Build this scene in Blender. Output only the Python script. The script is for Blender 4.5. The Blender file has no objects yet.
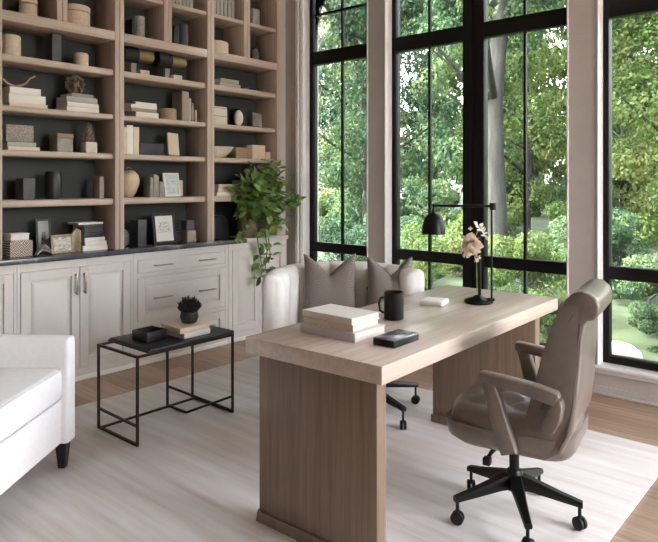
import bpy, bmesh, math, random
from mathutils import Vector, Matrix
random.seed(7)
C = bpy.context.scene.collection
PI = math.pi
R = math.radians

# ------------------------------------------------------------------ materials
def new_mat(name):
    m = bpy.data.materials.new(name); m.use_nodes = True
    nt = m.node_tree
    return m, nt, nt.nodes['Principled BSDF']

def srgb(r, g, b):
    f = lambda c: ((c/255+.055)/1.055)**2.4 if c/255 > .04045 else c/255/12.92
    return (f(r), f(g), f(b), 1)

def coords(nt, scale=(1, 1, 1), rot=(0, 0, 0)):
    tc = nt.nodes.new('ShaderNodeTexCoord'); mp = nt.nodes.new('ShaderNodeMapping')
    mp.inputs['Scale'].default_value = scale; mp.inputs['Rotation'].default_value = rot
    nt.links.new(tc.outputs['Object'], mp.inputs['Vector'])
    return mp.outputs['Vector']

def noise(nt, vec, scale, detail=4, rough=.55):
    n = nt.nodes.new('ShaderNodeTexNoise'); n.inputs['Scale'].default_value = scale
    n.inputs['Detail'].default_value = detail; n.inputs['Roughness'].default_value = rough
    nt.links.new(vec, n.inputs['Vector']); return n.outputs['Fac']

def ramp(nt, fac, stops):
    r = nt.nodes.new('ShaderNodeValToRGB'); e = r.color_ramp.elements
    while len(e) < len(stops): e.new(.5)
    for k, (p, c) in enumerate(stops): e[k].position = p; e[k].color = c
    nt.links.new(fac, r.inputs['Fac']); return r.outputs['Color']

def bump(nt, fac, b, strength=.2, dist=.01):
    n = nt.nodes.new('ShaderNodeBump'); n.inputs['Strength'].default_value = strength
    n.inputs['Distance'].default_value = dist
    nt.links.new(fac, n.inputs['Height']); nt.links.new(n.outputs['Normal'], b.inputs['Normal'])

def mat(name, col, rough=.6, metal=0, var=.06, scale=12, bmp=0, spec=.5, stretch=(1, 1, 1), coat=0):
    m, nt, b = new_mat(name)
    c = srgb(*col); v = coords(nt, stretch); f = noise(nt, v, scale)
    lo = tuple(max(0, x*(1-var*2)) for x in c[:3])+(1,); hi = tuple(min(1, x*(1+var*2)) for x in c[:3])+(1,)
    nt.links.new(ramp(nt, f, [(.3, lo), (.7, hi)]), b.inputs['Base Color'])
    b.inputs['Roughness'].default_value = rough; b.inputs['Metallic'].default_value = metal
    b.inputs['Specular IOR Level'].default_value = spec
    if coat: b.inputs['Coat Weight'].default_value = coat; b.inputs['Coat Roughness'].default_value = .15
    if bmp: bump(nt, noise(nt, v, scale*8, 2), b, bmp, .002)
    return m

def wood(name, dark, mid, light, axis='z', rough=.5, fine=1.0):
    m, nt, b = new_mat(name)
    k = {'x': (.35, 9, 9), 'y': (9, .35, 9), 'z': (9, 9, .35)}[axis]
    v = coords(nt, tuple(q*fine for q in k)); f = noise(nt, v, 5, 6, .6)
    g = noise(nt, coords(nt, tuple(q*4*fine for q in k)), 6, 3, .7)
    mx = nt.nodes.new('ShaderNodeMath'); mx.operation = 'MULTIPLY_ADD'; mx.inputs[1].default_value = .3
    nt.links.new(g, mx.inputs[0]); 
    m2 = nt.nodes.new('ShaderNodeMath'); m2.operation = 'MULTIPLY'; m2.inputs[1].default_value = .7
    nt.links.new(f, m2.inputs[0]); nt.links.new(m2.outputs[0], mx.inputs[2])
    nt.links.new(ramp(nt, mx.outputs[0], [(.3, srgb(*dark)), (.5, srgb(*mid)), (.7, srgb(*light))]), b.inputs['Base Color'])
    b.inputs['Roughness'].default_value = rough
    bump(nt, g, b, .12, .002)
    return m

M = {}
M['shelf_wood'] = wood('shelf_wood', (166, 147, 132), (188, 170, 155), (202, 186, 173), 'z', .55)
M['shelf_wood_h'] = wood('shelf_wood_h', (166, 147, 132), (188, 170, 155), (202, 186, 173), 'y', .55)
M['desk_top_lit'] = wood('desk_top_lit', (188, 171, 158), (208, 192, 180), (220, 207, 197), 'y', .25, .6)  # desk oak, with the brightness from the windows put into its colour
M['desk_side_shaded'] = wood('desk_side_shaded', (112, 94, 78), (136, 116, 98), (152, 132, 115), 'z', .5, .8)  # same oak for the slab ends, their shade put into the colour
M['paint'] = mat('cabinet_paint', (208, 203, 198), .45, var=.01)
M['trim_white'] = mat('trim_white', (226, 224, 222), .45, var=.01)
M['wall'] = mat('wall_taupe', (184, 177, 172), .8, var=.015)
M['ceiling'] = mat('ceiling_white', (235, 233, 230), .9, var=.01)
M['back_panel'] = mat('back_panel_green', (44, 50, 47), .6, var=.08, scale=3)
M['stone'] = None
M['black'] = mat('black_metal', (9, 9, 10), .4, .3, var=.1, spec=.35)
M['win_black'] = mat('window_black', (9, 8, 8), .5, var=.05, spec=.25)
M['black_plastic'] = mat('black_plastic', (9, 9, 10), .4, var=.05, spec=.35)
M['bronze'] = mat('bronze_metal', (62, 48, 41), .4, .7, var=.12)
M['handle'] = mat('handle_metal', (164, 152, 142), .3, .9, var=.05)
M['brass'] = mat('brass', (176, 156, 116), .35, .85, var=.08)
M['white_fabric'] = mat('white_fabric', (236, 234, 236), .85, var=.015, scale=40, bmp=.12)
M['cream_leather'] = mat('cream_leather', (232, 229, 226), .5, var=.02, bmp=.06)
M['pillow'] = None
M['leather'] = mat('taupe_leather', (122, 113, 106), .28, var=.05, scale=20, bmp=.07, coat=.15)
M['piping'] = mat('dark_piping', (84, 74, 68), .5)
M['dark_leather'] = mat('dark_leather', (34, 36, 42), .42, var=.06, bmp=.06)
M['pages'] = mat('book_pages', (226, 220, 208), .9, var=.05, scale=6, stretch=(1, 1, 40))
M['book_white'] = mat('book_white', (226, 222, 216), .6, var=.02)
M['book_cream'] = mat('book_cream', (216, 200, 178), .6, var=.03)
M['book_lavender'] = mat('book_lavender', (206, 202, 208), .55, var=.02)
M['book_grey'] = mat('book_grey', (168, 166, 160), .6, var=.03)
M['book_taupe'] = mat('book_taupe', (152, 138, 128), .6, var=.04)
M['book_sage'] = mat('book_sage', (158, 158, 148), .6, var=.04)
M['book_navy'] = mat('book_navy', (44, 46, 56), .5, var=.05)
M['book_black'] = mat('book_black', (28, 28, 30), .45, var=.05)
M['pale_wood'] = wood('pale_wood', (192, 172, 148), (208, 190, 168), (220, 206, 188), 'x', .6)
M['mid_wood'] = wood('mid_wood', (126, 104, 84), (150, 128, 106), (168, 148, 126), 'y', .6)
M['ceramic_cream'] = mat('ceramic_cream', (204, 184, 156), .4, var=.12, scale=7)
M['ceramic_black'] = mat('ceramic_black', (24, 25, 27), .4, var=.1)
M['slate'] = mat('slate_grey', (70, 71, 76), .5, var=.08)
M['stone_grey'] = mat('stone_grey', (150, 146, 140), .8, var=.16, scale=14, bmp=.3)
M['coral_brown'] = mat('coral_brown', (124, 106, 94), .7, var=.2, scale=30)
M['coral_black'] = mat('coral_black', (34, 30, 30), .6, var=.2, scale=30)
M['ivory'] = mat('ivory', (214, 204, 188), .6, var=.08)
M['mirror_grey'] = mat('picture_grey', (150, 152, 150), .3, var=.1)
M['mug'] = mat('mug_brown_black', (20, 16, 15), .45, var=.12, spec=.35)
M['case_sheen'] = mat('case_top_reflection', (150, 148, 155), .2, .5, var=.04)  # pale reflection on the black case, put into the colour of its top
M['white_plastic'] = mat('white_plastic', (238, 236, 236), .35, var=.01)
M['petal'] = mat('petal_peach', (248, 236, 222), .7, var=.05)
M['petal_white'] = mat('petal_white', (238, 232, 222), .7, var=.04)
M['gold_frame'] = mat('frame_champagne', (132, 116, 92), .4, .5, var=.15, scale=40)
M['basket'] = mat('pot_olive', (110, 102, 78), .6, var=.2, scale=30, bmp=.4)
M['bark'] = mat('bark', (42, 42, 40), .95, var=.2, scale=5, spec=.1, bmp=.4, stretch=(3, 3, .5))
M['rock'] = mat('pale_rock', (150, 149, 144), .8, var=.05)

def m_stone():
    m, nt, b = new_mat('worktop_stone')
    f = noise(nt, coords(nt, (2, 1, 1)), 4, 6, .7)
    nt.links.new(ramp(nt, f, [(.35, srgb(62, 63, 70)), (.55, srgb(82, 83, 90)), (.62, srgb(124, 123, 127)), (.68, srgb(80, 81, 88))]), b.inputs['Base Color'])
    b.inputs['Roughness'].default_value = .2
    return m
M['stone'] = m_stone()

def m_pattern(name, c1, c2, sc, kind='herring'):
    m, nt, b = new_mat(name)
    outs = []
    for a in (45, -45):
        w = nt.nodes.new('ShaderNodeTexWave'); w.inputs['Scale'].default_value = sc; w.wave_profile = 'TRI'
        nt.links.new(coords(nt, (1, 1, 1), (R(a), R(a) if kind == 'herring' else 0, 0)), w.inputs['Vector'])
        w.bands_direction = 'Z'
        outs.append(w.outputs['Fac'])
    ch = nt.nodes.new('ShaderNodeTexChecker'); ch.inputs['Scale'].default_value = sc*1.2
    nt.links.new(coords(nt, (1, 1, 0.01) if kind == 'herring' else (0.01, 1, 1)), ch.inputs['Vector'])
    mx = nt.nodes.new('ShaderNodeMix'); mx.data_type = 'FLOAT'
    nt.links.new(ch.outputs['Fac'], mx.inputs[0]); nt.links.new(outs[0], mx.inputs[2]); nt.links.new(outs[1], mx.inputs[3])
    nt.links.new(ramp(nt, mx.outputs[0], [(.3, srgb(*c1)), (.7, srgb(*c2))]), b.inputs['Base Color'])
    b.inputs['Roughness'].default_value = .9
    bump(nt, mx.outputs[0], b, .4, .002)
    return m
M['pillow'] = m_pattern('pillow_weave', (112, 105, 99), (140, 133, 127), 36)
M['box_pattern'] = m_pattern('box_pattern', (120, 102, 92), (208, 194, 182), 27, 'flat')

def m_speckle(name, c1, c2, sc):
    m, nt, b = new_mat(name)
    v = nt.nodes.new('ShaderNodeTexVoronoi'); v.inputs['Scale'].default_value = sc
    nt.links.new(coords(nt), v.inputs['Vector'])
    nt.links.new(ramp(nt, v.outputs['Distance'], [(.15, srgb(*c1)), (.5, srgb(*c2))]), b.inputs['Base Color'])
    b.inputs['Roughness'].default_value = .7
    bump(nt, v.outputs['Distance'], b, .4, .003)
    return m
M['speckle'] = m_speckle('speckle_box', (192, 186, 176), (132, 124, 114), 130)
M['mesh_dark'] = m_speckle('mesh_dark', (36, 36, 40), (110, 108, 110), 90)
M['tile'] = None
def m_tile():
    m, nt, b = new_mat('tile_cream')
    t = nt.nodes.new('ShaderNodeTexBrick'); t.inputs['Scale'].default_value = 1; t.offset = 0
    t.inputs['Brick Width'].default_value = .07; t.inputs['Row Height'].default_value = .055; t.inputs['Mortar Size'].default_value = .0025
    t.inputs['Color1'].default_value = srgb(206, 200, 182); t.inputs['Color2'].default_value = srgb(198, 190, 172); t.inputs['Mortar'].default_value = srgb(120, 112, 98)
    nt.links.new(coords(nt, (1, 1, 1), (R(90), 0, R(90))), t.inputs['Vector'])
    nt.links.new(t.outputs['Color'], b.inputs['Base Color']); return m
M['tile'] = m_tile()

def m_print(name, bg, ink, sc):
    m, nt, b = new_mat(name)
    f = noise(nt, coords(nt, (1, 1, 1.6)), sc, 5, .8)
    nt.links.new(ramp(nt, f, [(.42, srgb(*ink)), (.52, srgb(*bg))]), b.inputs['Base Color'])
    b.inputs['Roughness'].default_value = .4; return m
M['print'] = m_print('print_sketch', (222, 222, 220), (150, 152, 154), 45)
M['print_blue'] = m_print('print_pale', (204, 210, 214), (176, 184, 190), 25)
M['print_gold'] = m_print('print_silver', (198, 194, 186), (130, 122, 110), 30)

def m_floor():
    m, nt, b = new_mat('floor_oak')
    t = nt.nodes.new('ShaderNodeTexBrick'); t.inputs['Scale'].default_value = 1
    t.inputs['Brick Width'].default_value = 1.7; t.inputs['Row Height'].default_value = .14; t.inputs['Mortar Size'].default_value = .0016
    t.inputs['Color1'].default_value = (.1, .1, .1, 1); t.inputs['Color2'].default_value = (.9, .9, .9, 1); t.inputs['Mortar'].default_value = (0, 0, 0, 1)
    t.offset = .37
    v = coords(nt); nt.links.new(v, t.inputs['Vector'])
    g = noise(nt, coords(nt, (.6, 9, 1)), 4, 7, .65)
    a = nt.nodes.new('ShaderNodeMath'); a.operation = 'MULTIPLY_ADD'; a.inputs[1].default_value = .32
    s = nt.nodes.new('ShaderNodeSeparateColor'); nt.links.new(t.outputs['Color'], s.inputs[0])
    nt.links.new(s.outputs[0], a.inputs[0]); 
    g2 = nt.nodes.new('ShaderNodeMath'); g2.operation = 'MULTIPLY'; g2.inputs[1].default_value = .75; nt.links.new(g, g2.inputs[0])
    nt.links.new(g2.outputs[0], a.inputs[2])
    col = ramp(nt, a.outputs[0], [(.22, srgb(104, 78, 60)), (.42, srgb(146, 117, 95)), (.62, srgb(172, 143, 120)), (.8, srgb(190, 164, 142))])
    nt.links.new(col, b.inputs['Base Color'])
    b.inputs['Roughness'].default_value = .38
    bump(nt, g, b, .1, .002); return m
M['floor'] = m_floor()

def m_rug():
    m, nt, b = new_mat('rug_wool')
    f = noise(nt, coords(nt, (.35, 5, 1)), 3.2, 6, .6)
    nt.links.new(ramp(nt, f, [(.25, srgb(200, 190, 183)), (.45, srgb(215, 208, 204)), (.65, srgb(226, 222, 221))]), b.inputs['Base Color'])
    b.inputs['Roughness'].default_value = .95; b.inputs['Specular IOR Level'].default_value = .1
    bump(nt, noise(nt, coords(nt, (1, 7, 1)), 60, 3, .7), b, .35, .004); return m
M['rug'] = m_rug()

def m_leaf(name, stops, sc, tr=.45, sheen=.5):
    m = bpy.data.materials.new(name); m.use_nodes = True; nt = m.node_tree; nt.nodes.clear()
    o = nt.nodes.new('ShaderNodeOutputMaterial'); p = nt.nodes.new('ShaderNodeBsdfPrincipled'); t = nt.nodes.new('ShaderNodeBsdfTranslucent')
    x = nt.nodes.new('ShaderNodeMixShader'); x.inputs[0].default_value = tr
    oi = nt.nodes.new('ShaderNodeObjectInfo'); 
    a = nt.nodes.new('ShaderNodeMath'); a.operation = 'MULTIPLY_ADD'; a.inputs[1].default_value = .22
    f = noise(nt, coords(nt), sc, 3, .6); nt.links.new(oi.outputs['Random'], a.inputs[0]); nt.links.new(f, a.inputs[2])
    c = ramp(nt, a.outputs[0], stops)
    nt.links.new(c, p.inputs['Base Color']); nt.links.new(c, t.inputs['Color'])
    p.inputs['Roughness'].default_value = sheen; p.inputs['Specular IOR Level'].default_value = .5 if sheen < .4 else .12
    nt.links.new(p.outputs[0], x.inputs[1]); nt.links.new(t.outputs[0], x.inputs[2]); nt.links.new(x.outputs[0], o.inputs['Surface'])
    return m
M['tree_leaf'] = m_leaf('tree_leaf', [(.35, srgb(30, 47, 26)), (.58, srgb(63, 82, 40)), (.8, srgb(104, 111, 68))], .9, .5, .45)
M['tree_leaf_cool'] = m_leaf('tree_leaf_cool', [(.35, srgb(23, 42, 30)), (.58, srgb(47, 70, 47)), (.8, srgb(87, 106, 70))], .9, .45, .4)
M['pot_leaf'] = m_leaf('pot_leaf', [(.3, srgb(62, 92, 46)), (.52, srgb(112, 146, 74)), (.75, srgb(168, 190, 112))], 9, .25, .35)
M['pale_leaf'] = m_leaf('pale_leaf', [(.3, srgb(120, 140, 120)), (.8, srgb(196, 208, 196))], 9, .2, .35)

def m_ground():
    m, nt, b = new_mat('ground_green')
    f = noise(nt, coords(nt), 1.2, 8, .7)
    nt.links.new(ramp(nt, f, [(.35, srgb(24, 34, 18)), (.55, srgb(42, 56, 28)), (.72, srgb(66, 74, 44))]), b.inputs['Base Color'])
    b.inputs['Roughness'].default_value = .95; return m
M['ground'] = m_ground()

def m_glass():
    m = bpy.data.materials.new('window_glass'); m.use_nodes = True; nt = m.node_tree; nt.nodes.clear()
    o = nt.nodes.new('ShaderNodeOutputMaterial'); t = nt.nodes.new('ShaderNodeBsdfTransparent'); g = nt.nodes.new('ShaderNodeBsdfGlossy')
    t.inputs[0].default_value = (.92, .95, .93, 1); g.inputs['Roughness'].default_value = .02
    fr = nt.nodes.new('ShaderNodeFresnel'); fr.inputs[0].default_value = 1.45
    x = nt.nodes.new('ShaderNodeMixShader')
    nt.links.new(fr.outputs[0], x.inputs[0]); nt.links.new(t.outputs[0], x.inputs[1]); nt.links.new(g.outputs[0], x.inputs[2]); nt.links.new(x.outputs[0], o.inputs[0])
    return m
M['glass'] = m_glass()

# ------------------------------------------------------------------ mesh helpers
def bm_new(): return bmesh.new()

def box(bm, x0, x1, y0, y1, z0, z1, bev=0, seg=2, mtx=None):
    vs = [bm.verts.new(p) for p in [(x0, y0, z0), (x1, y0, z0), (x1, y1, z0), (x0, y1, z0), (x0, y0, z1), (x1, y0, z1), (x1, y1, z1), (x0, y1, z1)]]
    fs = [bm.faces.new([vs[i] for i in q]) for q in [(0, 3, 2, 1), (4, 5, 6, 7), (0, 1, 5, 4), (1, 2, 6, 5), (2, 3, 7, 6), (3, 0, 4, 7)]]
    if mtx:
        for v in vs: v.co = mtx @ v.co
    if bev:
        es = list({e for f in fs for e in f.edges})
        bmesh.ops.bevel(bm, geom=es, offset=bev, segments=seg, profile=.5, affect='EDGES')
    return bm

def prism(bm, pts, a0, a1, axis='y', bev=0, seg=2):
    """extrude a 2D outline: axis y -> pts are (x,z); axis x -> (y,z); axis z -> (x,y)"""
    def P(p, a): return (p[0], a, p[1]) if axis == 'y' else (a, p[0], p[1]) if axis == 'x' else (p[0], p[1], a)
    A = [bm.verts.new(P(p, a0)) for p in pts]; B = [bm.verts.new(P(p, a1)) for p in pts]
    n = len(pts); fs = [bm.faces.new(A), bm.faces.new(B[::-1])]
    for i in range(n): fs.append(bm.faces.new([A[i], B[i], B[(i+1) % n], A[(i+1) % n]]))
    bmesh.ops.recalc_face_normals(bm, faces=fs)
    if bev:
        es = [e for e in fs[0].edges] + [e for e in fs[1].edges]
        bmesh.ops.bevel(bm, geom=es, offset=bev, segments=seg, profile=.5, affect='EDGES')
    return bm

def loft(bm, rings, cap=True, closed=False):
    V = [[bm.verts.new(p) for p in r] for r in rings]; n = len(V[0]); fs = []
    m = len(V)
    for i in range(m if closed else m-1):
        for j in range(n):
            fs.append(bm.faces.new([V[i][j], V[i][(j+1) % n], V[(i+1) % m][(j+1) % n], V[(i+1) % m][j]]))
    if cap and not closed: fs += [bm.faces.new(V[0][::-1]), bm.faces.new(V[-1])]
    bmesh.ops.recalc_face_normals(bm, faces=fs)
    return bm

def lathe(bm, prof, c=(0, 0), n=32, z=0, sx=1, sy=1):
    """prof: list of (r,z); closed top and bottom"""
    rings = [[(c[0]+r*sx*math.cos(2*PI*k/n), c[1]+r*sy*math.sin(2*PI*k/n), z+h) for k in range(n)] for r, h in prof]
    return loft(bm, rings)

def tube(bm, path, rad, n=8, closed=False):
    path = [Vector(p) for p in path]; m = len(path)
    rads = rad if isinstance(rad, (list, tuple)) else [rad]*m
    rings = []; ref = None
    for i, p in enumerate(path):
        t = (path[min(i+1, m-1)]-path[max(i-1, 0)]).normalized()
        if ref is None:
            ref = t.orthogonal().normalized()
        ref = (ref - t*ref.dot(t)).normalized(); b = t.cross(ref)
        rings.append([p+(ref*math.cos(2*PI*k/n)+b*math.sin(2*PI*k/n))*rads[i] for k in range(n)])
    return loft(bm, rings)

def bar(bm, p, q, w, h=None):
    """square section bar"""
    h = h or w; p = Vector(p); q = Vector(q); t = (q-p).normalized()
    up = Vector((0, 0, 1)) if abs(t.z) < .9 else Vector((0, 1, 0))
    s = t.cross(up).normalized(); u = s.cross(t)
    rings = [[c+s*w/2+u*h/2, c-s*w/2+u*h/2, c-s*w/2-u*h/2, c+s*w/2-u*h/2] for c in (p, q)]
    return loft(bm, rings)

def strip(path, hw):
    """outline polygon of a path with half widths, for prism()"""
    L, Rr = [], []; m = len(path)
    for i, p in enumerate(path):
        a = path[max(i-1, 0)]; b = path[min(i+1, m-1)]
        d = Vector((b[0]-a[0], b[1]-a[1])).normalized(); nrm = Vector((-d.y, d.x))
        w = hw[i] if isinstance(hw, (list, tuple)) else hw
        L.append((p[0]+nrm.x*w, p[1]+nrm.y*w)); Rr.append((p[0]-nrm.x*w, p[1]-nrm.y*w))
    return L+Rr[::-1]

def sweep(bm, path, hw, y0, y1, r=.01):
    """rounded bar following a path in the xz plane between y0 and y1"""
    m = len(path); rings = []
    for i, p in enumerate(path):
        a = path[max(i-1, 0)]; b = path[min(i+1, m-1)]
        d = Vector((b[0]-a[0], b[1]-a[1])).normalized(); nx, nz = -d.y, d.x; w = hw[i]
        e = 0 if 0 < i < m-1 else r*.5
        sec = [(w-e, y0+r+e), (w-r*.3-e, y0+r*.3+e), (w-r-e, y0+e), (-w+r+e, y0+e), (-w+r*.3+e, y0+r*.3+e), (-w+e, y0+r+e), (-w+e, y1-r-e), (-w+r*.3+e, y1-r*.3-e), (-w+r+e, y1-e), (w-r-e, y1-e), (w-r*.3-e, y1-r*.3-e), (w-e, y1-r-e)]
        rings.append([(p[0]+nx*o, y, p[1]+nz*o) for o, y in sec])
    return loft(bm, rings)

def obj(name, bm, m, parent=None, loc=None, rotz=0, smooth=35):
    me = bpy.data.meshes.new(name); bm.normal_update(); bm.to_mesh(me); bm.free()
    me.materials.append(M[m] if isinstance(m, str) else m)
    if smooth:
        me.polygons.foreach_set('use_smooth', [True]*len(me.polygons)); me.set_sharp_from_angle(angle=R(smooth))
    o = bpy.data.objects.new(name, me); C.objects.link(o)
    if parent: o.parent = parent
    if loc is not None: o.location = loc
    if rotz: o.rotation_euler = (0, 0, rotz)
    return o

def tag(o, label, cat, group=None):
    o['label'] = label; o['category'] = cat
    if group: o['group'] = group
    return o

def thing(name, label, cat, loc=(0, 0, 0), rotz=0, group=None):
    o = bpy.data.objects.new(name, None); C.objects.link(o); o.empty_display_size = .05
    o.location = loc; o.rotation_euler = (0, 0, rotz)
    return tag(o, label, cat, group)

def struct(name, bm, m, smooth=35):
    o = obj(name, bm, m, smooth=smooth); o['kind'] = 'structure'; return o

def copy_tree(o, parent=None):
    c = o.copy(); C.objects.link(c)
    if parent: c.parent = parent
    for ch in [x for x in list(C.objects) if x.parent == o]: copy_tree(ch, c)
    return c

# ------------------------------------------------------------------ setting
RUG = .012
struct('floor', box(bm_new(), -4.7, 3.2, -2.6, 4.6, -.1, 0), 'floor')
struct('ceiling', box(bm_new(), -4.7, 3.2, -2.6, 4.8, 3.6, 3.75), 'ceiling')
struct('wall_left', box(bm_new(), -4.76, -4.62, -2.6, 4.6, 0, 3.6), 'wall')
struct('wall_front', box(bm_new(), -4.7, 3.2, -2.72, -2.6, 0, 3.6), 'wall')
ZS, ZT = .193, 3.38
wr = bm_new(); box(wr, 3.06, 3.2, -2.6, 1.9, 0, 3.6); box(wr, 3.06, 3.2, 4.1, 4.58, 0, 3.6); box(wr, 3.06, 3.2, 1.9, 4.1, 3.3, 3.6); struct('wall_right', wr, 'wall')  # unseen wall; its opening is added and sized to hold back side light
OPEN = [(-4.088, -3.326), (-3.143, -1.615), (-1.419, .109)]
w = bm_new()
xs = [-4.62, -4.088, -3.326, -3.143, -1.615, -1.419, .109, 3.2]
for i in range(0, 8, 2): box(w, xs[i], xs[i+1], 4.36, 4.58, 0, 3.6)
for a, b in OPEN:
    box(w, a, b, 4.36, 4.58, 0, ZS); box(w, a, b, 4.36, 4.58, ZT, 3.6)
struct('wall_back', w, 'wall')
# white reveals (window casing) and moulding
n = 0
t = bm_new()
for a, b in OPEN:
    box(t, a-.004, a+.006, 4.352, 4.45, ZS, ZT, .002)
    box(t, b-.006, b+.004, 4.352, 4.45, ZS, ZT, .002)
    box(t, a, b, 4.352, 4.45, ZT-.006, ZT+.004)
struct('trim_1', t, 'trim_white')
t = bm_new(); box(t, -4.165, -4.125, 4.335, 4.36, 0, 3.6, .008); box(t, -4.125, -4.092, 4.345, 4.36, 0, 3.6, .006)
struct('trim_2', t, 'trim_white')
t = bm_new(); box(t, -4.16, 3.2, 4.325, 4.45, ZS-.022, ZS+.001, .006); box(t, -4.16, 3.2, 4.343, 4.36, ZS-.05, ZS-.022, .004)
struct('trim_3', t, 'trim_white')
t = bm_new(); box(t, -4.2, 3.2, 4.348, 4.36, 0, .06, .003); box(t, -4.2, 3.2, 4.338, 4.36, 0, .022, .006)
struct('baseboard_back', t, 'wall')
struct('trim_4', box(bm_new(), -4.62, -4.312, 4.283, 4.36, .897, 3.6), 'wall')

def window(n, a, b, double):
    root = bpy.data.objects.new('window_%d' % n, None); C.objects.link(root); root['kind'] = 'structure'
    root.location = (a, 4.45, ZS)
    W = b-a; H = ZT-ZS; f = bm_new(); y0, y1 = 0, .075
    z = lambda v: v-ZS
    box(f, 0, .042, y0, y1, 0, H, .004); box(f, W-.042, W, y0, y1, 0, H, .004)
    box(f, .042, W-.042, y0, y1, 0, z(.24), .004); box(f, .042, W-.042, y0, y1, H-.045, H, .004)
    segs = [(.042, W-.042)]
    if double:
        c = W/2; box(f, c-.09, c-.005, y0, y1, z(.24), H-.045, .004); box(f, c+.005, c+.09, y0, y1, z(.24), H-.045, .004); box(f, c-.006, c+.006, y0+.02, y1-.01, z(.24), H-.045)
        segs = [(.042, c-.09), (c+.09, W-.042)]
    for s0, s1 in segs:
        box(f, s0, s1, y0+.004, y1, z(2.5), z(2.618), .004); box(f, s0, s1, y0+.004, y1, z(.752), z(.836), .004)
    obj('window_frame', f, 'win_black', root)
    mt = bm_new()
    for s0, s1 in segs:
        c = (s0+s1)/2; 
        for z0, z1 in ((.24, .752), (.836, 2.5), (2.618, ZT-.045)): box(mt, c-.009, c+.009, .02, .05, z(z0), z(z1), .002)
        box(mt, s0, c-.009, .02, .05, z(2.957), z(2.975)); box(mt, c+.009, s1, .02, .05, z(2.957), z(2.975))
    obj('window_muntin', mt, 'win_black', root)
    for s0, s1 in segs:
        for z0, z1 in ((.24, .752), (.836, 2.5), (2.618, ZT-.045)):
            obj('window_pane', box(bm_new(), s0-.005, s1+.005, .034, .038, z(z0)-.005, z(z1)+.005), 'glass', root)
window(1, *OPEN[0], False); window(2, *OPEN[1], True); window(3, *OPEN[2], True)

# rug
rg = bm_new(); box(rg, -3.77, -.80, .3, 3.67, .0005, RUG, .004)
tag(obj('rug', rg, 'rug'), 'large pale off-white wool rug with faint streaks under the desk', 'rug')

# ------------------------------------------------------------------ bookcases
ZB = .897
SH = [(2.24, .048), (1.905, .04), (1.612, .042), (1.278, .048)]
units = [(.865, 1.717), (1.720, 2.598), (2.601, 3.458), (3.461, 4.281)]
BL = ['outermost bookcase column at the left edge, only its upright showing',
      'tall oak bookcase column nearest the left edge of the photo',
      'middle oak bookcase column standing above the white drawers',
      'rightmost oak bookcase column, next to the window wall and trailing plant']
for (a, b), lab in zip(units, BL):
    t = thing('bookcase', lab, 'bookcase', (-4.455, (a+b)/2, ZB), 0, 'built-in oak bookcase columns')
    W = (b-a)/2; z = lambda v: v-ZB; xf = .145
    for s in (-1, 1):
        obj('side_panel', box(bm_new(), -.15, xf, min(s*W, s*(W-.036)), max(s*W, s*(W-.036)), 0, z(3.58), .003), 'shelf_wood', t)
    obj('back_panel', box(bm_new(), -.153, -.145, -W+.036, W-.036, 0, z(3.58)), 'back_panel', t)
    i0, i1 = -W+.036, W-.036
    for zt, th in SH:
        obj('shelf', box(bm_new(), -.145, xf-.022, i0, i1, z(zt-th), z(zt), .012, 3), 'shelf_wood_h', t)
    obj('beam', box(bm_new(), -.145, xf-.002, i0, i1, z(2.454), z(2.52), .003), 'shelf_wood_h', t)
    obj('cornice', box(bm_new(), -.145, xf-.002, i0, i1, z(3.50), z(3.58), .003), 'shelf_wood_h', t)
    for s in (-1, 1):
        obj('divider', box(bm_new(), -.145, xf-.002, min(s*.0015, s*.038), max(s*.0015, s*.038), z(2.521), z(3.499), .003), 'shelf_wood', t)
        for zt in (2.842, 3.17):
            obj('shelf', box(bm_new(), -.145, xf-.012, min(s*.038, s*i1), max(s*.038, s*i1), z(zt-.032), z(zt), .004), 'shelf_wood_h', t)

# ------------------------------------------------------------------ base cabinets
XF = -4.27
def raised(bm, y0, y1, z0, z1, x=0.0):
    """door / drawer front with recessed border and raised centre panel; faces +x"""
    m_ = .058
    box(bm, x-.02, x, y0, y0+m_, z0, z1, .0015, 1); box(bm, x-.02, x, y1-m_, y1, z0, z1, .0015, 1)
    box(bm, x-.02, x, y0+m_, y1-m_, z0, z0+m_, .0015, 1); box(bm, x-.02, x, y0+m_, y1-m_, z1-m_, z1, .0015, 1)
    box(bm, x-.02, x-.0165, y0+m_-.002, y1-m_+.002, z0+m_-.002, z1-m_+.002)
    a = [(x-.017, y0+m_+.012, z0+m_+.012), (x-.017, y1-m_-.012, z0+m_+.012), (x-.017, y1-m_-.012, z1-m_-.012), (x-.017, y0+m_+.012, z1-m_-.012)]
    e = .028
    b = [(x-.002, a[0][1]+e, a[0][2]+e), (x-.002, a[1][1]-e, a[1][2]+e), (x-.002, a[2][1]-e, a[2][2]-e), (x-.002, a[3][1]+e, a[3][2]-e)]
    loft(bm, [a, b]); return bm
def vhandle(parent, y, z0, z1):
    h = bm_new(); box(h, .02, .03, y-.006, y+.006, z0, z1, .002); box(h, -.003, .022, y-.005, y+.005, z0+.008, z0+.02); box(h, -.003, .022, y-.005, y+.005, z1-.02, z1-.008)
    obj('handle', h, 'handle', parent)
def hhandle(parent, y0, y1, z):
    h = bm_new(); box(h, .02, .03, y0, y1, z-.006, z+.006, .002); box(h, -.003, .022, y0+.01, y0+.022, z-.005, z+.005); box(h, -.003, .022, y1-.022, y1-.01, z-.005, z+.005)
    obj('handle', h, 'handle', parent)
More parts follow.
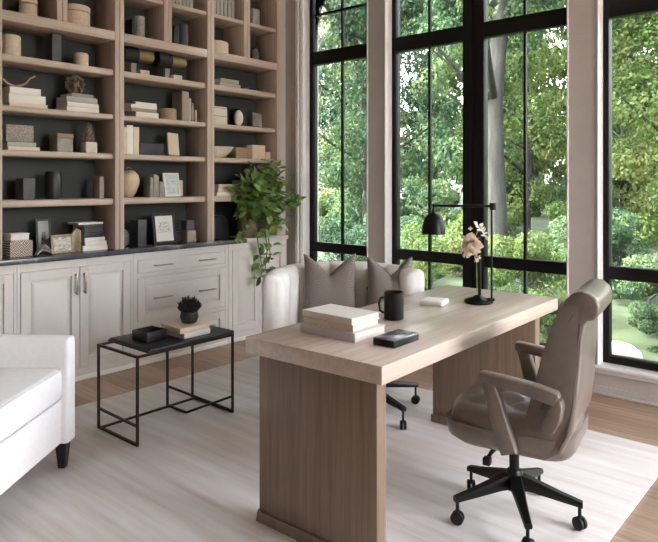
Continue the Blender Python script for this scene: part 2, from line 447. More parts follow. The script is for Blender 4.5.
def cabinet(a, b, lab, fronts, top=.862, name='base_cabinet'):
    c = (a+b)/2
    t = thing(name, lab, 'cabinet', (XF, c, 0), 0, 'white built-in base cabinets')
    bd = bm_new(); ya, yb = a-c, b-c
    box(bd, -.34, -.022, ya+.001, yb-.001, .03, top)
    # face frame around the fronts
    ys = sorted({round(q, 4) for f in fronts for q in (f[1], f[2])})
    lo, hi = min(f[1] for f in fronts)-c, max(f[2] for f in fronts)-c
    box(bd, -.022, -.003, ya+.001, lo-.003, .03, top, .001, 1); box(bd, -.022, -.003, hi+.003, yb-.001, .03, top, .001, 1)
    zlo, zhi = min(f[3] for f in fronts), max(f[4] for f in fronts)
    box(bd, -.022, -.003, lo-.003, hi+.003, .03, zlo-.003); box(bd, -.022, -.003, lo-.003, hi+.003, zhi+.003, top)
    zz = sorted({(f[3], f[4]) for f in fronts})
    for q in range(len(zz)-1): box(bd, -.022, -.003, lo-.003, hi+.003, zz[q][1]+.003, zz[q+1][0]-.003)
    obj('carcass', bd, 'paint', t)
    bb = bm_new(); box(bb, -.3, .004, ya+.001, yb-.001, 0, .034, .006, 3)
    obj('plinth', bb, 'trim_white', t)
    for kind, y0, y1, z0, z1, hd in fronts:
        y0 -= c; y1 -= c
        d = bm_new()
        if z1-z0 > .15: raised(d, y0, y1, z0, z1)
        else: box(d, -.02, 0, y0, y1, z0, z1, .002, 1)
        o = obj('door' if kind == 'd' else 'drawer', d, 'paint', t, smooth=30)
        if kind == 'd':
            if hd: vhandle(o, y1-.03 if hd > 0 else y0+.03, .612, .765)
        else:
            zc = (z0+z1)/2
            hhandle(o, y0+.13, y0+.30, zc); hhandle(o, y1-.29, y1-.12, zc)
    return t
cabinet(.95, 1.832, 'white panelled base cabinet at the left edge, mostly behind the white armchair', [('d', 1.0, 1.40, .092, .803, 1), ('d', 1.404, 1.808, .092, .803, 0)])
cabinet(1.832, 2.695, 'white base cabinet with two raised-panel doors and paired vertical handles', [('d', 1.857, 2.262, .092, .803, 1), ('d', 2.266, 2.664, .092, .803, -1)])
cabinet(2.695, 3.62, 'white base cabinet fitted with three wide drawers above the side table', [('w', 2.73, 3.583, .704, .803, 0), ('w', 2.73, 3.583, .334, .668, 0), ('w', 2.73, 3.583, .092, .298, 0)])
cab = cabinet(3.62, 4.335, 'white corner base cabinet without handles beneath the trailing plant', [('d', 3.665, 3.985, .092, .803, 0), ('d', 3.989, 4.31, .092, .803, 0)])
obj('cabinet_top', box(bm_new(), -.34, .022, -.165, .357, .862, .897, .003), 'paint', cab)
wt = bm_new(); box(wt, -4.615, -4.246, .95, 3.81, .862, .897, .003)
tag(obj('worktop', wt, 'stone'), 'long dark grey veined stone worktop lying on the white cabinets', 'worktop')
struct('baseboard_left', box(bm_new(), -4.62, -4.60, -2.6, .95, 0, .1), 'trim_white')

# ------------------------------------------------------------------ books and shelf pieces
def book(loc, L, D, T, cover, label, group=None, rot=0, upright=False):
    """flat: length L along y, depth D along x, spine on +x. upright: height L, depth D, thickness T along y"""
    t = thing('book', label, 'book', loc, rot, group); c = bm_new(); p = bm_new(); k = min(.003, T*.16)
    if upright:
        box(c, -D/2, D/2, -T/2, -T/2+k, 0, L, .0006, 1); box(c, -D/2, D/2, T/2-k, T/2, 0, L, .0006, 1); box(c, D/2-k, D/2+.001, -T/2, T/2, 0, L, .0012, 2)
        box(p, -D/2+.005, D/2-k, -T/2+k, T/2-k, .003, L-.003)
    else:
        box(c, -D/2, D/2, -L/2, L/2, 0, k, .0006, 1); box(c, -D/2, D/2, -L/2, L/2, T-k, T, .0006, 1); box(c, D/2-k, D/2+.001, -L/2, L/2, 0, T, .0012, 2)
        box(p, -D/2+.005, D/2-k, -L/2+.004, L/2-.004, k, T-k)
    obj('cover', c, cover, t); obj('pages', p, 'pages', t); return t

def flat_stack(zb, rows, where, group, xc=-4.46, D=.17):
    """rows bottom to top: (y0, y1, ztop, cover, adjective, rot)"""
    z = zb
    for y0, y1, zt, cov, lab, r in rows:
        T = zt-z-.0006
        book((xc+random.uniform(-.004, .004), (y0+y1)/2, z+.0003), y1-y0-.003, D, T, cov, lab+' '+where, group, R(r))
        z = zt
XI = -4.37   # front line of things on the shelves
flat_stack(1.9052, [(1.825, 2.085, 1.932, 'book_cream', 'lowest thin cream book of the stack', 1), (1.825, 2.073, 1.989, 'book_white', 'thick white middle book of the stack', -1), (1.825, 2.037, 2.036, 'book_white', 'short white top book of the stack', 1)],
           'under the curled wooden sculpture', 'books under the curled sculpture')
flat_stack(1.9052, [(2.222, 2.472, 1.938, 'book_white', 'lowest white book', 0), (2.222, 2.468, 1.972, 'book_white', 'second white book from the bottom', 1), (2.222, 2.458, 2.013, 'book_grey', 'thick grey third book', -1), (2.255, 2.425, 2.038, 'book_taupe', 'small thin taupe top book', 2)],
           'of the stack under the brown coral ball', 'books under the coral ball')
flat_stack(1.6122, [(1.815, 2.03, 1.637, 'book_cream', 'lower cream book', 1), (1.815, 2.008, 1.668, 'book_grey', 'upper grey book', -1)], 'under the speckled box on the left bookcase', 'books under the speckled box')
flat_stack(.8973, [(2.342, 2.54, .933, 'book_white', 'bottom white book', 0), (2.358, 2.532, .964, 'book_white', 'second white book', 1), (2.358, 2.52, .994, 'book_white', 'third, smaller white book', -1), (2.35, 2.50, 1.025, 'book_black', 'lower black book', 0), (2.35, 2.50, 1.06, 'book_navy', 'middle navy black book', 1), (2.35, 2.50, 1.09, 'book_navy', 'topmost navy black book', 0)],
           'of the tall pile on the worktop', 'black and white book pile on the worktop')
flat_stack(1.9052, [(2.777, 2.986, 1.948, 'book_white', 'bottom thick white book', 0), (2.734, 2.967, 1.975, 'book_taupe', 'second, taupe covered book', 1), (2.734, 2.967, 2.003, 'book_white', 'third, white book', -1), (2.768, 2.965, 2.024, 'book_white', 'top thin white book', 2)],
           'of the stack in the middle bookcase', 'flat stack in the middle bookcase')
flat_stack(2.2403, [(3.609, 3.851, 2.272, 'book_grey', 'lower grey book', 0), (3.612, 3.827, 2.310, 'book_sage', 'upper grey-green book', 1)], 'on the upper right bookcase shelf', 'grey books on the upper right shelf')
flat_stack(1.2783, [(3.576, 3.845, 1.308, 'book_white', 'bottom white book', 0), (3.581, 3.839, 1.342, 'book_cream', 'middle cream book', 1), (3.598, 3.816, 1.380, 'book_cream', 'short cream top book', -1)], 'of the stack behind the trailing plant', 'books behind the trailing plant')
flat_stack(2.2403, [(3.948, 4.072, 2.268, 'book_navy', 'single dark flat book', 0)], 'at the right end of the upper right shelf', None)
for y0, y1, zt, cov, lab in [(3.208, 3.274, 2.151, 'book_taupe', 'tall thick taupe upright book'), (3.276, 3.298, 2.101, 'book_grey', 'medium grey upright book beside the tall taupe one'), (3.303, 3.325, 2.062, 'book_taupe', 'short thin taupe upright book'), (3.340, 3.358, 2.007, 'book_cream', 'shortest upright book, cream, standing apart at the right')]:
    book((-4.44, (y0+y1)/2, 1.9053), zt-1.906, .14, y1-y0, cov, lab+' in the middle bookcase', 'upright books beside the round box', 0, True)
for y0, y1, zt, cov, lab in [(2.668, 2.694, 1.820, 'book_cream', 'thin cream upright book at the left'), (2.696, 2.750, 1.838, 'book_white', 'tallest thick white upright book'), (2.752, 2.803, 1.826, 'book_cream', 'cream upright book at the right')]:
    book((-4.44, (y0+y1)/2, 1.6123), zt-1.613, .14, y1-y0, cov, lab+' of three above the oval vase', 'upright books above the oval vase', 0, True)
for k in range(6):
    y = 3.548+k*.042
    book((-4.45, y, 2.8423), .25, .15, .036, 'book_sage', '%s grey-green upright file on the top right shelf' % ['leftmost', 'second', 'third', 'fourth', 'fifth', 'rightmost'][k], 'grey-green files on the top right shelf', 0, True)
for k in range(6):
    y = 3.124+k*.036
    book((-4.45, y, 2.8423), .13, .15, .031, 'book_sage', '%s low ribbed grey-green volume at the top of the middle bookcase' % ['leftmost', 'second', 'third', 'fourth', 'fifth', 'rightmost'][k], 'low grey-green volumes in the middle bookcase', 0, True)

def crate(name, y0, y1, z0, z1, m, label, cat, D=.14, bev=.003, rot=0, xf=XI, lid=None, group=None):
    c = ((xf-D/2), (y0+y1)/2, z0); W = (y1-y0)/2; H = z1-z0
    if lid:
        t = thing(name, label, cat, c, rot, group)
        obj('body', box(bm_new(), -D/2+.003, D/2-.003, -W+.003, W-.003, .0003, H*.74, bev), m, t)
        obj('lid', box(bm_new(), -D/2, D/2, -W, W, H*.74, H, bev), lid, t); return t
    return tag(obj(name, box(bm_new(), -D/2, D/2, -W, W, .0003, H, bev), m, None, c, rot), label, cat, group)

def drum(name, y0, y1, z0, z1, m, label, cat, xf=XI, round_=.012, lid=False):
    r = (y1-y0)/2; xf = max(xf, -4.594+2*r); H = z1-z0; t = thing(name, label, cat, (xf-r, (y0+y1)/2, z0)) if lid else None
    pr = lambda h0, h1, rr: [(rr-.004, h0), (rr, h0+.004), (rr, h1-round_), (rr-round_*.35, h1-round_*.35), (rr-round_, h1), (rr*.4, h1+.0005)]
    if lid:
        obj('body', lathe(bm_new(), pr(.0003, H*.72, r-.002)), m, t); obj('lid', lathe(bm_new(), pr(H*.722, H, r)), m, t); return t
    return tag(obj(name, lathe(bm_new(), pr(.0003, H, r)), m, None, (xf-r, (y0+y1)/2, z0)), label, cat)

drum('round_box', 1.915, 2.035, 2.5205, 2.655, 'pale_wood', 'pale round wooden box in the top left compartment', 'box', lid=True)
drum('round_box', 2.237, 2.44, 2.5205, 2.685, 'pale_wood', 'large round wooden lidded box above the left bookcase beam', 'box', lid=True)
drum('canister', 1.80, 1.922, 2.2405, 2.385, 'pale_wood', 'tall pale cylinder at the left end of the upper shelf', 'canister')
crate('storage_box', 2.114, 2.179, 2.2403, 2.435, 'slate', 'tall dark grey box on the upper left shelf', 'box', .12)
drum('canister', 2.304, 2.404, 2.2405, 2.338, 'pale_wood', 'small pale cylinder at the right of the upper left shelf', 'canister')
# curled wooden sculpture: a bent sheet
def sheet(path, y0, y1, th):
    b = bm_new(); prism(b, strip(path, th), y0, y1, 'x' if False else 'y', .001, 1); return b
cu = bm_new()
pth = [(-.115, .045), (-.085, .018), (-.04, .006), (0, .010), (.035, .03), (.06, .065), (.10, .088)]
prism(cu, strip(pth, .006), -.055, .055, 'y', .002)
o = obj('sculpture', cu, 'mid_wood', None, (-4.44, 1.905, 2.037), R(90)); tag(o, 'curled wooden sheet sculpture lying on the left book stack', 'sculpture')

def coral(name, loc, r, m, label, n=150, tr=.0045, spike=False, base=None):
    b = bm_new(); rnd = random.Random(n)
    lathe(b, [(r*.25, .001), (r*.62, r*.12), (r*.8, r*.55), (r*.72, r*1.0), (r*.35, r*1.3), (.002, r*1.35)] if spike else [(r*.2, .001), (r*.4, r*.3), (r*.5, r*.9), (r*.4, r*1.2), (.002, r*1.4)], n=16)
    for k in range(n):
        a = rnd.uniform(0, 2*PI); e = rnd.uniform(-1.2, 1.4) if not spike else rnd.uniform(-.15, 1.2)
        d = Vector((math.cos(a)*math.cos(e), math.sin(a)*math.cos(e), math.sin(e)))
        c = Vector((0, 0, r))
        if spike:
            p = c+d*r*.55; q = c+Vector((d.x*.95, d.y*.95, max(d.z, 0)*.8+.45))*r*rnd.uniform(.95, 1.15)
            tube(b, [p, (p+q)/2+Vector((rnd.uniform(-1, 1), rnd.uniform(-1, 1), 0))*r*.08, q], [tr*1.3, tr, tr*.5], 5)
        else:
            s = d.orthogonal().normalized(); s.rotate(Matrix.Rotation(rnd.uniform(0, 6), 3, d)); 
            p = c+d*r*.84; q = c+(d+s*.28).normalized()*r*rnd.uniform(.96, 1.06); u = c+(d+s*.6).normalized()*r*.82
            if min(p.z, q.z, u.z) < tr*1.3: continue
            tube(b, [p, q, u], tr, 5)
    return tag(obj(name, b, m, None, loc), label, 'sculpture')
coral('coral_sculpture', (-4.44, 2.315, 2.0385), .069, 'coral_brown', 'brown openwork coral ball on the second book stack of the left bookcase')
crate('storage_box', 1.805, 1.985, 1.6685, 1.782, 'speckle', 'speckled stone-look box on two flat books in the left bookcase', 'box', .13)
crate('keepsake_box', 2.15, 2.27, 1.6123, 1.742, 'stone_grey', 'weathered grey lidded box in the middle of the left bookcase', 'box', .13, lid='mid_wood')
crate('stone_block', 2.366, 2.452, 1.6123, 1.692, 'ivory', 'pale stone cube under a small cone sculpture', 'block', .08)
cn = bm_new(); rnd = random.Random(3)
for k in range(60):
    h = k/60; r = .038*(1-h)**.8+.004; a = k*2.4
    p = Vector((math.cos(a)*r, math.sin(a)*r, .012+h*.125)); d = Vector((math.cos(a), math.sin(a), .8)).normalized()
    loft(cn, [[p+Vector((-.008, 0, 0)), p+Vector((0, .008, 0)), p+Vector((.008, 0, 0)), p+Vector((0, -.008, 0))], [p+d*.014+Vector((-.003, 0, 0)), p+d*.014+Vector((0, .003, 0)), p+d*.014+Vector((.003, 0, 0)), p+d*.014+Vector((0, -.003, 0))]])
lathe(cn, [(.03, .001), (.036, .012), (.028, .07), (.008, .135), (.001, .146)], n=12)
tag(obj('cone_sculpture', cn, 'coral_brown', None, (-4.41, 2.409, 1.6925)), 'brown pine-cone shaped sculpture on a pale stone cube', 'sculpture')
crate('storage_box', 1.915, 1.996, 1.2783, 1.424, 'slate', 'dark blue-grey upright box left of the black barrel vase', 'box', .12)
tag(obj('vase', lathe(bm_new(), [(.046, .0003), (.05, .004), (.058, .05), (.061, .1), (.058, .15), (.05, .188), (.046, .196), (.04, .192), (.038, .17), (.001, .16)]), 'ceramic_black', None, (-4.44, 2.154, 1.2783)), 'black barrel-shaped vase in the left bookcase', 'vase')
crate('slim_case', 2.47, 2.508, 1.2783, 1.44, 'book_taupe', 'slim dark upright case against the right side of the left bookcase', 'case', .1)
# worktop, left bay
crate('storage_box', 1.829, 1.979, .8973, 1.005, 'box_pattern', 'box with carved chevron pattern on the worktop under a white box', 'box', .13)
crate('storage_box', 1.832, 1.960, 1.0055, 1.055, 'book_white', 'small white lidded box on top of the chevron box', 'box', .12, .006, lid='book_white')
def picture(name, y0, y1, z0, z1, frame_m, art_m, label, xf, fw=.012, lean=8, glyph=False, mount=None):
    H = z1-z0; W = (y1-y0)/2; t = thing(name, label, 'picture frame', (xf, (y0+y1)/2, z0+.002)); t.rotation_euler = (0, R(-lean), 0)
    f = bm_new()
    box(f, -.012, 0, -W, -W+fw, .0005, H, .001); box(f, -.012, 0, W-fw, W, .0005, H, .001); box(f, -.012, 0, -W+fw, W-fw, .0005, fw, .001); box(f, -.012, 0, -W+fw, W-fw, H-fw, H, .001)
    obj('frame', f, frame_m, t); obj('picture', box(bm_new(), -.010, -.004, -W+fw-.001, W-fw+.001, fw-.001, H-fw+.001), art_m, t)
    if mount: obj('mount', box(bm_new(), -.0042, -.0034, -W*.5, W*.5, H*.36, H*.72), mount, t)
    if glyph:
        g = bm_new()
        for k in range(5): bar(g, (-.0035, -.018+k*.002, H*.42+k*.011), (-.0035, .012+(k % 3)*.004, H*.44+k*.009), .002, .004)
        bar(g, (-.0035, -.01, H*.38), (-.0035, -.006, H*.6), .002, .004); bar(g, (-.0035, .008, H*.36), (-.0035, .01, H*.58), .002, .004)
        obj('drawing', g, 'book_black', t)
    return t
picture('picture_frame', 2.058, 2.168, .8975, 1.139, 'book_black', 'mirror_grey', 'tall black framed grey picture behind the small champagne frame', -4.48, .016, 6, True)
picture('picture_frame', 2.107, 2.271, .8975, 1.028, 'gold_frame', 'print_gold', 'small landscape champagne frame at the front of the worktop', -4.36, .018, 8)
dw = bm_new(); rnd = random.Random(5)
for k in range(9):
    a = rnd.uniform(-.6, .6); p = Vector((rnd.uniform(-.02, .02), -.055, .008)); q = Vector((rnd.uniform(-.03, .03), .05, .008+rnd.uniform(0, .02)))
    tube(dw, [p, (p+q)/2+Vector((0, 0, rnd.uniform(.02, .065))), q], [.003, .008, .003], 6)
tag(obj('driftwood', dw, 'stone_grey', None, (-4.34, 2.043, .8975)), 'small grey driftwood arch beside the chevron box', 'driftwood')
gd = bm_new()
prism(gd, [(-.038, .001), (.038, .001), (.038, .15), (.0, .172), (-.034, .13)], -.012, .012, 'x', .003)
tag(obj('ornament', gd, 'gold_frame', None, (-4.395, 2.296, .8975)), 'upright dull brass ornament left of the black book pile', 'ornament')
pg = bm_new(); prism(pg, strip([(-.17, -.03), (-.13, .01), (-.06, .022), (.06, .022)], .004), -.07, .07, 'y', .001)
book((-4.45, 2.40, 1.0905), .20, .15, .014, 'book_white', 'thin white book sliding off the top of the black book pile', 'black and white book pile on the worktop', R(4))
pg.free()
# middle bookcase
def small_mod(y0, ym, y1, ztop, side, label1, label2):
    pass
crate('slim_case', 2.742, 2.776, 2.5203, 2.660, 'book_black', 'slim black upright case beside a grey cylinder, upper middle bookcase', 'case', .1)
drum('canister', 2.79, 2.875, 2.5205, 2.697, 'stone_grey', 'grey cylinder with flat top in the upper middle bookcase', 'canister', round_=.004)
crate('slim_case', 3.128, 3.178, 2.5203, 2.677, 'book_black', 'thin black case left of the blue-grey canister', 'case', .1)
drum('canister', 3.208, 3.289, 2.5205, 2.712, 'slate', 'blue-grey metal canister in the upper middle bookcase', 'canister', round_=.004)
def spot(yb, y0, y1, label):
    """desk ornament: black drum and brass cylinder on a grey post with a wooden block"""
    t = thing('spotlight_ornament', label, 'ornament', (-4.41, (y0+y1)/2, 2.2403), 0, 'brass and black ornaments')
    def hc(ya, yb_, r, z, m, nm):
        b = bm_new(); n = 24
        loft(b, [[(rr*math.cos(2*PI*k/n), yy, z+rr*math.sin(2*PI*k/n)) for k in range(n)] for rr, yy in ((r-.004, ya), (r, ya+.004), (r, yb_-.004), (r-.004, yb_))])
        return obj(nm, b, m, t)
    w = y1-y0
    hc(-w/2, -w*.02, .062, .145, 'ceramic_black', 'shade'); hc(-w*.02, w/2, .050, .15, 'brass', 'cylinder')
    obj('post', box(bm_new(), -.012, .012, -w*.20, -w*.03, .0003, .092, .002), 'stone_grey', t)
    obj('block', box(bm_new(), .0, .045, w*.02, w*.33, .0003, .035, .002), 'pale_wood', t)
spot(0, 2.672, 2.939, 'left black and brass drum ornament in the middle bookcase')
spot(0, 2.980, 3.250, 'right black and brass drum ornament in the middle bookcase')
drum('round_box', 3.042, 3.188, 1.9052, 2.002, 'mid_wood', 'round brown box between flat stack and upright books', 'box')
crate('storage_box', 2.813, 3.033, 1.6123, 1.705, 'book_navy', 'long low navy box in the middle bookcase', 'box', .13)
def leaning(y0, y1, z0, z1, m, label, th=.02, lean=12, side=6, xf=-4.40, cover='pages'):
    t = thing('card_print', label, 'print', (xf, (y0+y1)/2, z0)); W = (y1-y0)/2
    t.rotation_euler = (R(side), R(-lean), 0)
    lift = W*math.sin(abs(R(side)))+th*.3
    obj('card', box(bm_new(), -th, 0, -W, W, lift, z1-z0, .002), m, t); return t
leaning(3.10, 3.205, 1.6123, 1.81, 'book_cream', 'cream slab book leaning beside the navy box', side=-4)
tag(obj('vase', lathe(bm_new(), [(.022, .0003), (.03, .004), (.055, .04), (.078, .10), (.081, .135), (.072, .175), (.045, .205), (.024, .214), (.018, .212)]), 'ceramic_cream', None, (-4.45, 2.763, 1.2783)), 'oval tan ceramic vase in the middle bookcase', 'vase')
vt = bm_new()
tube(vt, [(0, .02*math.cos(a), .012*math.sin(a)+.012) for a in [PI*k/10 for k in range(11)]], .003, 6)
o = obj('vase_handle', vt, 'mid_wood', bpy.data.objects['vase.001'], (0, 0, .212))
for k, (y0, y1, zt, lab) in enumerate([(2.911, 2.939, 1.44, 'thin left stone slab bookend'), (2.941, 2.993, 1.462, 'tall middle stone slab bookend'), (2.997, 3.050, 1.405, 'short right stone slab with sloping top')]):
    b = bm_new(); W = (y1-y0)/2; H = zt-1.2783
    prism(b, [(-W, .0003), (W, .0003), (W, H*(.6 if k == 2 else .9)), (W*.2, H*.97), (-W, H)], -.05, .05, 'x', .004)
    tag(obj('stone_slab', b, 'stone_grey', None, (-4.43, (y0+y1)/2, 1.2783)), lab+' between oval vase and white frame', 'stone', 'stone slabs beside the oval vase')
picture('photo_frame', 3.071, 3.225, 1.2785, 1.476, 'book_white', 'print_blue', 'white framed pale print standing in the middle bookcase', -4.41, .02, 10)
leaning(3.235, 3.275, 1.2783, 1.42, 'book_cream', 'narrow cream card leaning right of the white frame', side=-8, xf=-4.45)
sp = bm_new(); lathe(sp, [(.02, .0005), (.045, .02), (.052, .06), (.048, .105), (.03, .132), (.002, .142)], n=24)
tag(obj('mesh_ball', sp, 'mesh_dark', None, (-4.43, 2.693, .8975)), 'dark netted ball against the left side of the middle bookcase', 'ornament')
crate('storage_box', 2.795, 2.871, .8973, 1.103, 'slate', 'tall charcoal box on the worktop left of the black picture frame', 'box', .12)
picture('picture_frame', 2.949, 3.163, .8975, 1.15, 'book_black', 'book_white', 'black framed sketch with white mount on the worktop', -4.38, .024, 8, False, 'print')
crate('storage_box', 3.172, 3.250, .8973, .985, 'book_black', 'low black box right of the black framed sketch', 'box', .1, xf=-4.42)
crate('stone_block', 3.262, 3.352, .8973, .995, 'book_taupe', 'lower brown-grey cube at the right end of the middle bay', 'block', .09)
crate('stone_block', 3.258, 3.332, .9955, 1.08, 'slate', 'upper dark cube balanced on a brown-grey cube', 'block', .08)
# right bookcase
drum('round_box', 3.521, 3.757, 2.5205, 2.638, 'pale_wood', 'wide cream round box in the upper right bookcase', 'box')
crate('storage_box', 3.99, 4.08, 2.8423, 3.0, 'stone_grey', 'pale grey upright box at top right of the bookcases', 'box', .1)
tag(obj('vase', lathe(bm_new(), [(.02, .0003), (.034, .01), (.04, .06), (.036, .1), (.02, .122), (.024, .128), (.018, .124)]), 'mesh_dark', None, (-4.43, 4.072, 2.5205)), 'small dark netted glass jar in the upper right bookcase', 'jar')
crate('tile_box', 3.537, 3.688, 1.9053, 2.058, 'tile', 'cream box covered in square tiles', 'box', .12)
rk = bm_new(); bmesh.ops.create_icosphere(rk, subdivisions=3, radius=.06)
for v in rk.verts: v.co = Vector((v.co.x*.6, v.co.y*.8, max((v.co.z+.06)*1.2, .001)))
rk2 = obj('geode', rk, 'ivory', None, (-4.40, 3.845, 1.9053)); tag(rk2, 'ivory rounded stone half beside the tiled box', 'stone')
picture('picture_frame', 3.70, 3.80, 1.9055, 2.045, 'book_black', 'mesh_dark', 'small dark frame behind the ivory stone', -4.47, .014, 5)
crate('storage_box', 3.887, 3.985, 1.9053, 2.075, 'book_navy', 'dark upright box left of the leaning grey tablet', 'box', .1, xf=-4.44)
leaning(4.02, 4.13, 1.9053, 2.048, 'stone_grey', 'grey stone tablet leaning at the right of the bookcase', side=-6, xf=-4.39)
tag(obj('bowl', lathe(bm_new(), [(.03, .0003), (.06, .006), (.105, .045), (.14, .09), (.146, .1), (.138, .096), (.1, .055), (.05, .02), (.001, .016)], sx=.78), 'ivory', None, (-4.46, 3.665, 1.6123)), 'wide cream bowl in the right bookcase', 'bowl')
crate('wooden_box', 3.835, 3.982, 1.6123, 1.715, 'mid_wood', 'dark brown wooden box behind the cream bowl', 'box', .13, xf=-4.42)
crate('wooden_box', 3.986, 4.148, 1.6123, 1.742, 'pale_wood', 'taller tan wooden box right of the cream bowl', 'box', .12)
crate('wooden_box', 4.151, 4.215, 1.6123, 1.682, 'pale_wood', 'smallest tan wooden box at the end of the shelf', 'box', .08)
crate('storage_box', 3.855, 4.03, 1.2783, 1.415, 'book_sage', 'yellow-green box partly behind the plant leaves', 'box', .13)
ar = bm_new(); prism(ar, [(-.1, .0005)]+[(.1*math.cos(a), .11+.1*math.sin(a)) for a in [PI-PI*k/14 for k in range(15)]]+[(.1, .0005)], -.03, .03, 'x', .004)
tag(obj('arch_ornament', ar, 'ceramic_black', None, (-4.46, 3.66, .8975)), 'black arched ornament on the worktop left of the plant', 'ornament')

# ------------------------------------------------------------------ potted plant
def leaf(bm, p, d, up, L, W, curl=.25):
    d = d.normalized(); s = d.cross(up)
    if s.length < 1e-3: s = d.orthogonal()
    s.normalize(); n = s.cross(d).normalized()
    prof = [(0, .05), (.25, .8), (.5, 1), (.78, .62), (1, .02)]; rows = []
    for t_, w_ in prof:
        c = p+d*L*t_-n*L*curl*t_*t_
        rows.append([bm.verts.new(c-s*W*w_*.5+n*W*.12*w_), bm.verts.new(c), bm.verts.new(c+s*W*w_*.5+n*W*.12*w_)])
    for i in range(4):
        for j in range(2): bm.faces.new([rows[i][j], rows[i][j+1], rows[i+1][j+1], rows[i+1][j]])
pl = thing('potted_plant', 'trailing green potted plant at the right end of the worktop', 'plant', (-4.35, 3.925, .8975), 0)
pb = bm_new(); lathe(pb, [(.078, .0003), (.085, .006), (.098, .12), (.1, .215), (.092, .215), (.088, .18), (.001, .18)], n=28)
obj('pot', pb, 'basket', pl)
lf, pf, st = bm_new(), bm_new(), bm_new(); rnd = random.Random(21)
def vine(pts, n, bmv=None, size=.05, big=False):
    pts = [Vector(p) for p in pts]
    sm = []
    for i in range(len(pts)-1):
        for k in range(6): sm.append(pts[i].lerp(pts[i+1], k/6))
    sm.append(pts[-1])
    for _ in range(2): sm = [sm[0]]+[(sm[i-1]+sm[i]*2+sm[i+1])/4 for i in range(1, len(sm)-1)]+[sm[-1]]
    tube(st, sm, [.004]*(len(sm)-1)+[.002], 5)
    for k in range(n):
        i = rnd.randrange(3, len(sm)); p = sm[i]
        d = Vector((rnd.uniform(-.5, 1), rnd.uniform(-1, 1), rnd.uniform(-.6, .9)))
        q = p+d.normalized()*rnd.uniform(.01, .04)
        L = size*rnd.uniform(.8, 1.6)
        leaf(bmv or lf, q, d, Vector((.4, -.3, 1)), L, L*rnd.uniform(.55, .8))
# bushy crown (local: pot centre = origin, pot rim z=.215)
for k in range(62):
    a = rnd.uniform(-1.9, 1.8); e = rnd.uniform(.0, 1.45)
    d = Vector((math.cos(a)*math.cos(e), math.sin(a)*math.cos(e), math.sin(e)))
    L = rnd.uniform(.14, .34)
    tip = Vector((d.x*L*.85, d.y*L*.95, .24+d.z*L*1.2))
    tip.x = max(tip.x, .07); tip.y = max(min(tip.y, .36), -.22)
    vine([(rnd.uniform(-.05, .05), rnd.uniform(-.05, .05), .19), (max(tip.x*.5, .06), tip.y*.45, .3+d.z*L*.5), tip], 13, size=.062)
# stems leaning to the window and forwards
for tip in [(.22, .34, .36), (.25, .37, .26), (.2, .3, .5), (.16, .2, .62), (.2, -.12, .32), (.28, .1, .12), (.24, .22, .16), (.2, -.2, .24), (.3, .28, .3)]:
    vine([(.02, 0, .2), (tip[0]*.7, tip[1]*.5, tip[2]+.06), tip], 20, size=.07)
# trailing stems over the cabinet edge
vine([(.05, -.03, .2), (.17, -.08, .15), (.2, -.06, -.1), (.2, -.02, -.26), (.205, -.05, -.36)], 18, size=.065)
vine([(.05, 0, .2), (.18, .02, .12), (.21, .03, -.1), (.21, .0, -.30)], 12, size=.06)
vine([(.05, -.02, .2), (.16, -.2, .1), (.185, -.3, -.02)], 9, size=.05)
vine([(.05, -.02, .2), (.19, .05, .1), (.22, .06, -.16), (.23, .02, -.22)], 10, size=.06)
for p, d, L in [((.02, -.05, .42), (.1, -.5, 1.5), .17), ((.05, .05, .45), (.1, -.1, 1.4), .2), ((.1, .0, .36), (.7, .4, .2), .2), ((.16, .05, .28), (.5, .8, -.2), .2), ((.2, .14, .18), (.3, .7, -.6), .19), ((.2, .05, .02), (.4, 1, -.35), .15), ((.15, -.05, .3), (.6, -.6, .0), .16), ((.12, .12, .2), (.5, .3, -.9), .16), ((.1, -.02, .46), (.5, .3, .6), .12)]:
    leaf(pf, Vector(p), Vector(d), Vector((1, 0, .6)), L, L*.28, .15)
obj('foliage', lf, 'pot_leaf', pl, smooth=80); obj('long_leaves', pf, 'pale_leaf', pl, smooth=80)
obj('stem', st, mat('stem_green', (92, 96, 60), .6), pl)
dk = bm_new(); leaf(dk, Vector((.205, -.06, -.33)), Vector((.1, -.3, -1)), Vector((1, 0, 0)), .09, .055); obj('drooping_leaf', dk, 'coral_black', pl, smooth=80)

# ------------------------------------------------------------------ desk
dk = thing('desk', 'solid pale oak desk with thick top on slab ends', 'desk', (-1.6425, 2.6075, RUG), R(1.5))
H0 = .77-RUG
obj('desktop', box(bm_new(), -.345, .330, -.845, .840, H0-.066, H0, .003), 'desk_top_lit', dk)
e1 = bm_new(); box(e1, -.31, .278, -.80, -.742, .001, H0-.0665, .003)
obj('end_panel', e1, 'desk_side_shaded', dk)
b1 = bm_new(); prism(b1, [(-.318, .0008), (.281, .0008), (.279, .045), (-.310, .045)], -.812, -.801, 'y', .002); prism(b1, [(-.801, .0008), (-.74, .0008), (-.742, .045), (-.801, .045)], -.318, -.311, 'x', .001)
obj('plinth', b1, 'desk_side_shaded', dk)
e2 = bm_new(); box(e2, -.31, .298, .60, .66, .001, H0-.0665, .003); obj('end_panel', e2, 'desk_side_shaded', dk)
b2 = bm_new(); box(b2, -.318, .304, .594, .5995, .0008, .045, .001); obj('plinth', b2, 'desk_side_shaded', dk)
ZD = .7703
G = 'books stacked on the desk'
book((-1.705, 2.063, ZD), .295, .205, .037, 'book_lavender', 'large pale lavender-grey book at the bottom of the desk stack', G, R(-90))
book((-1.712, 2.058, ZD+.0376), .268, .175, .026, 'book_cream', 'tan middle book of the stack on the desk', G, R(-89))
book((-1.715, 2.062, ZD+.0642), .275, .18, .026, 'book_white', 'ivory top book of the stack on the desk', G, R(-91.5))
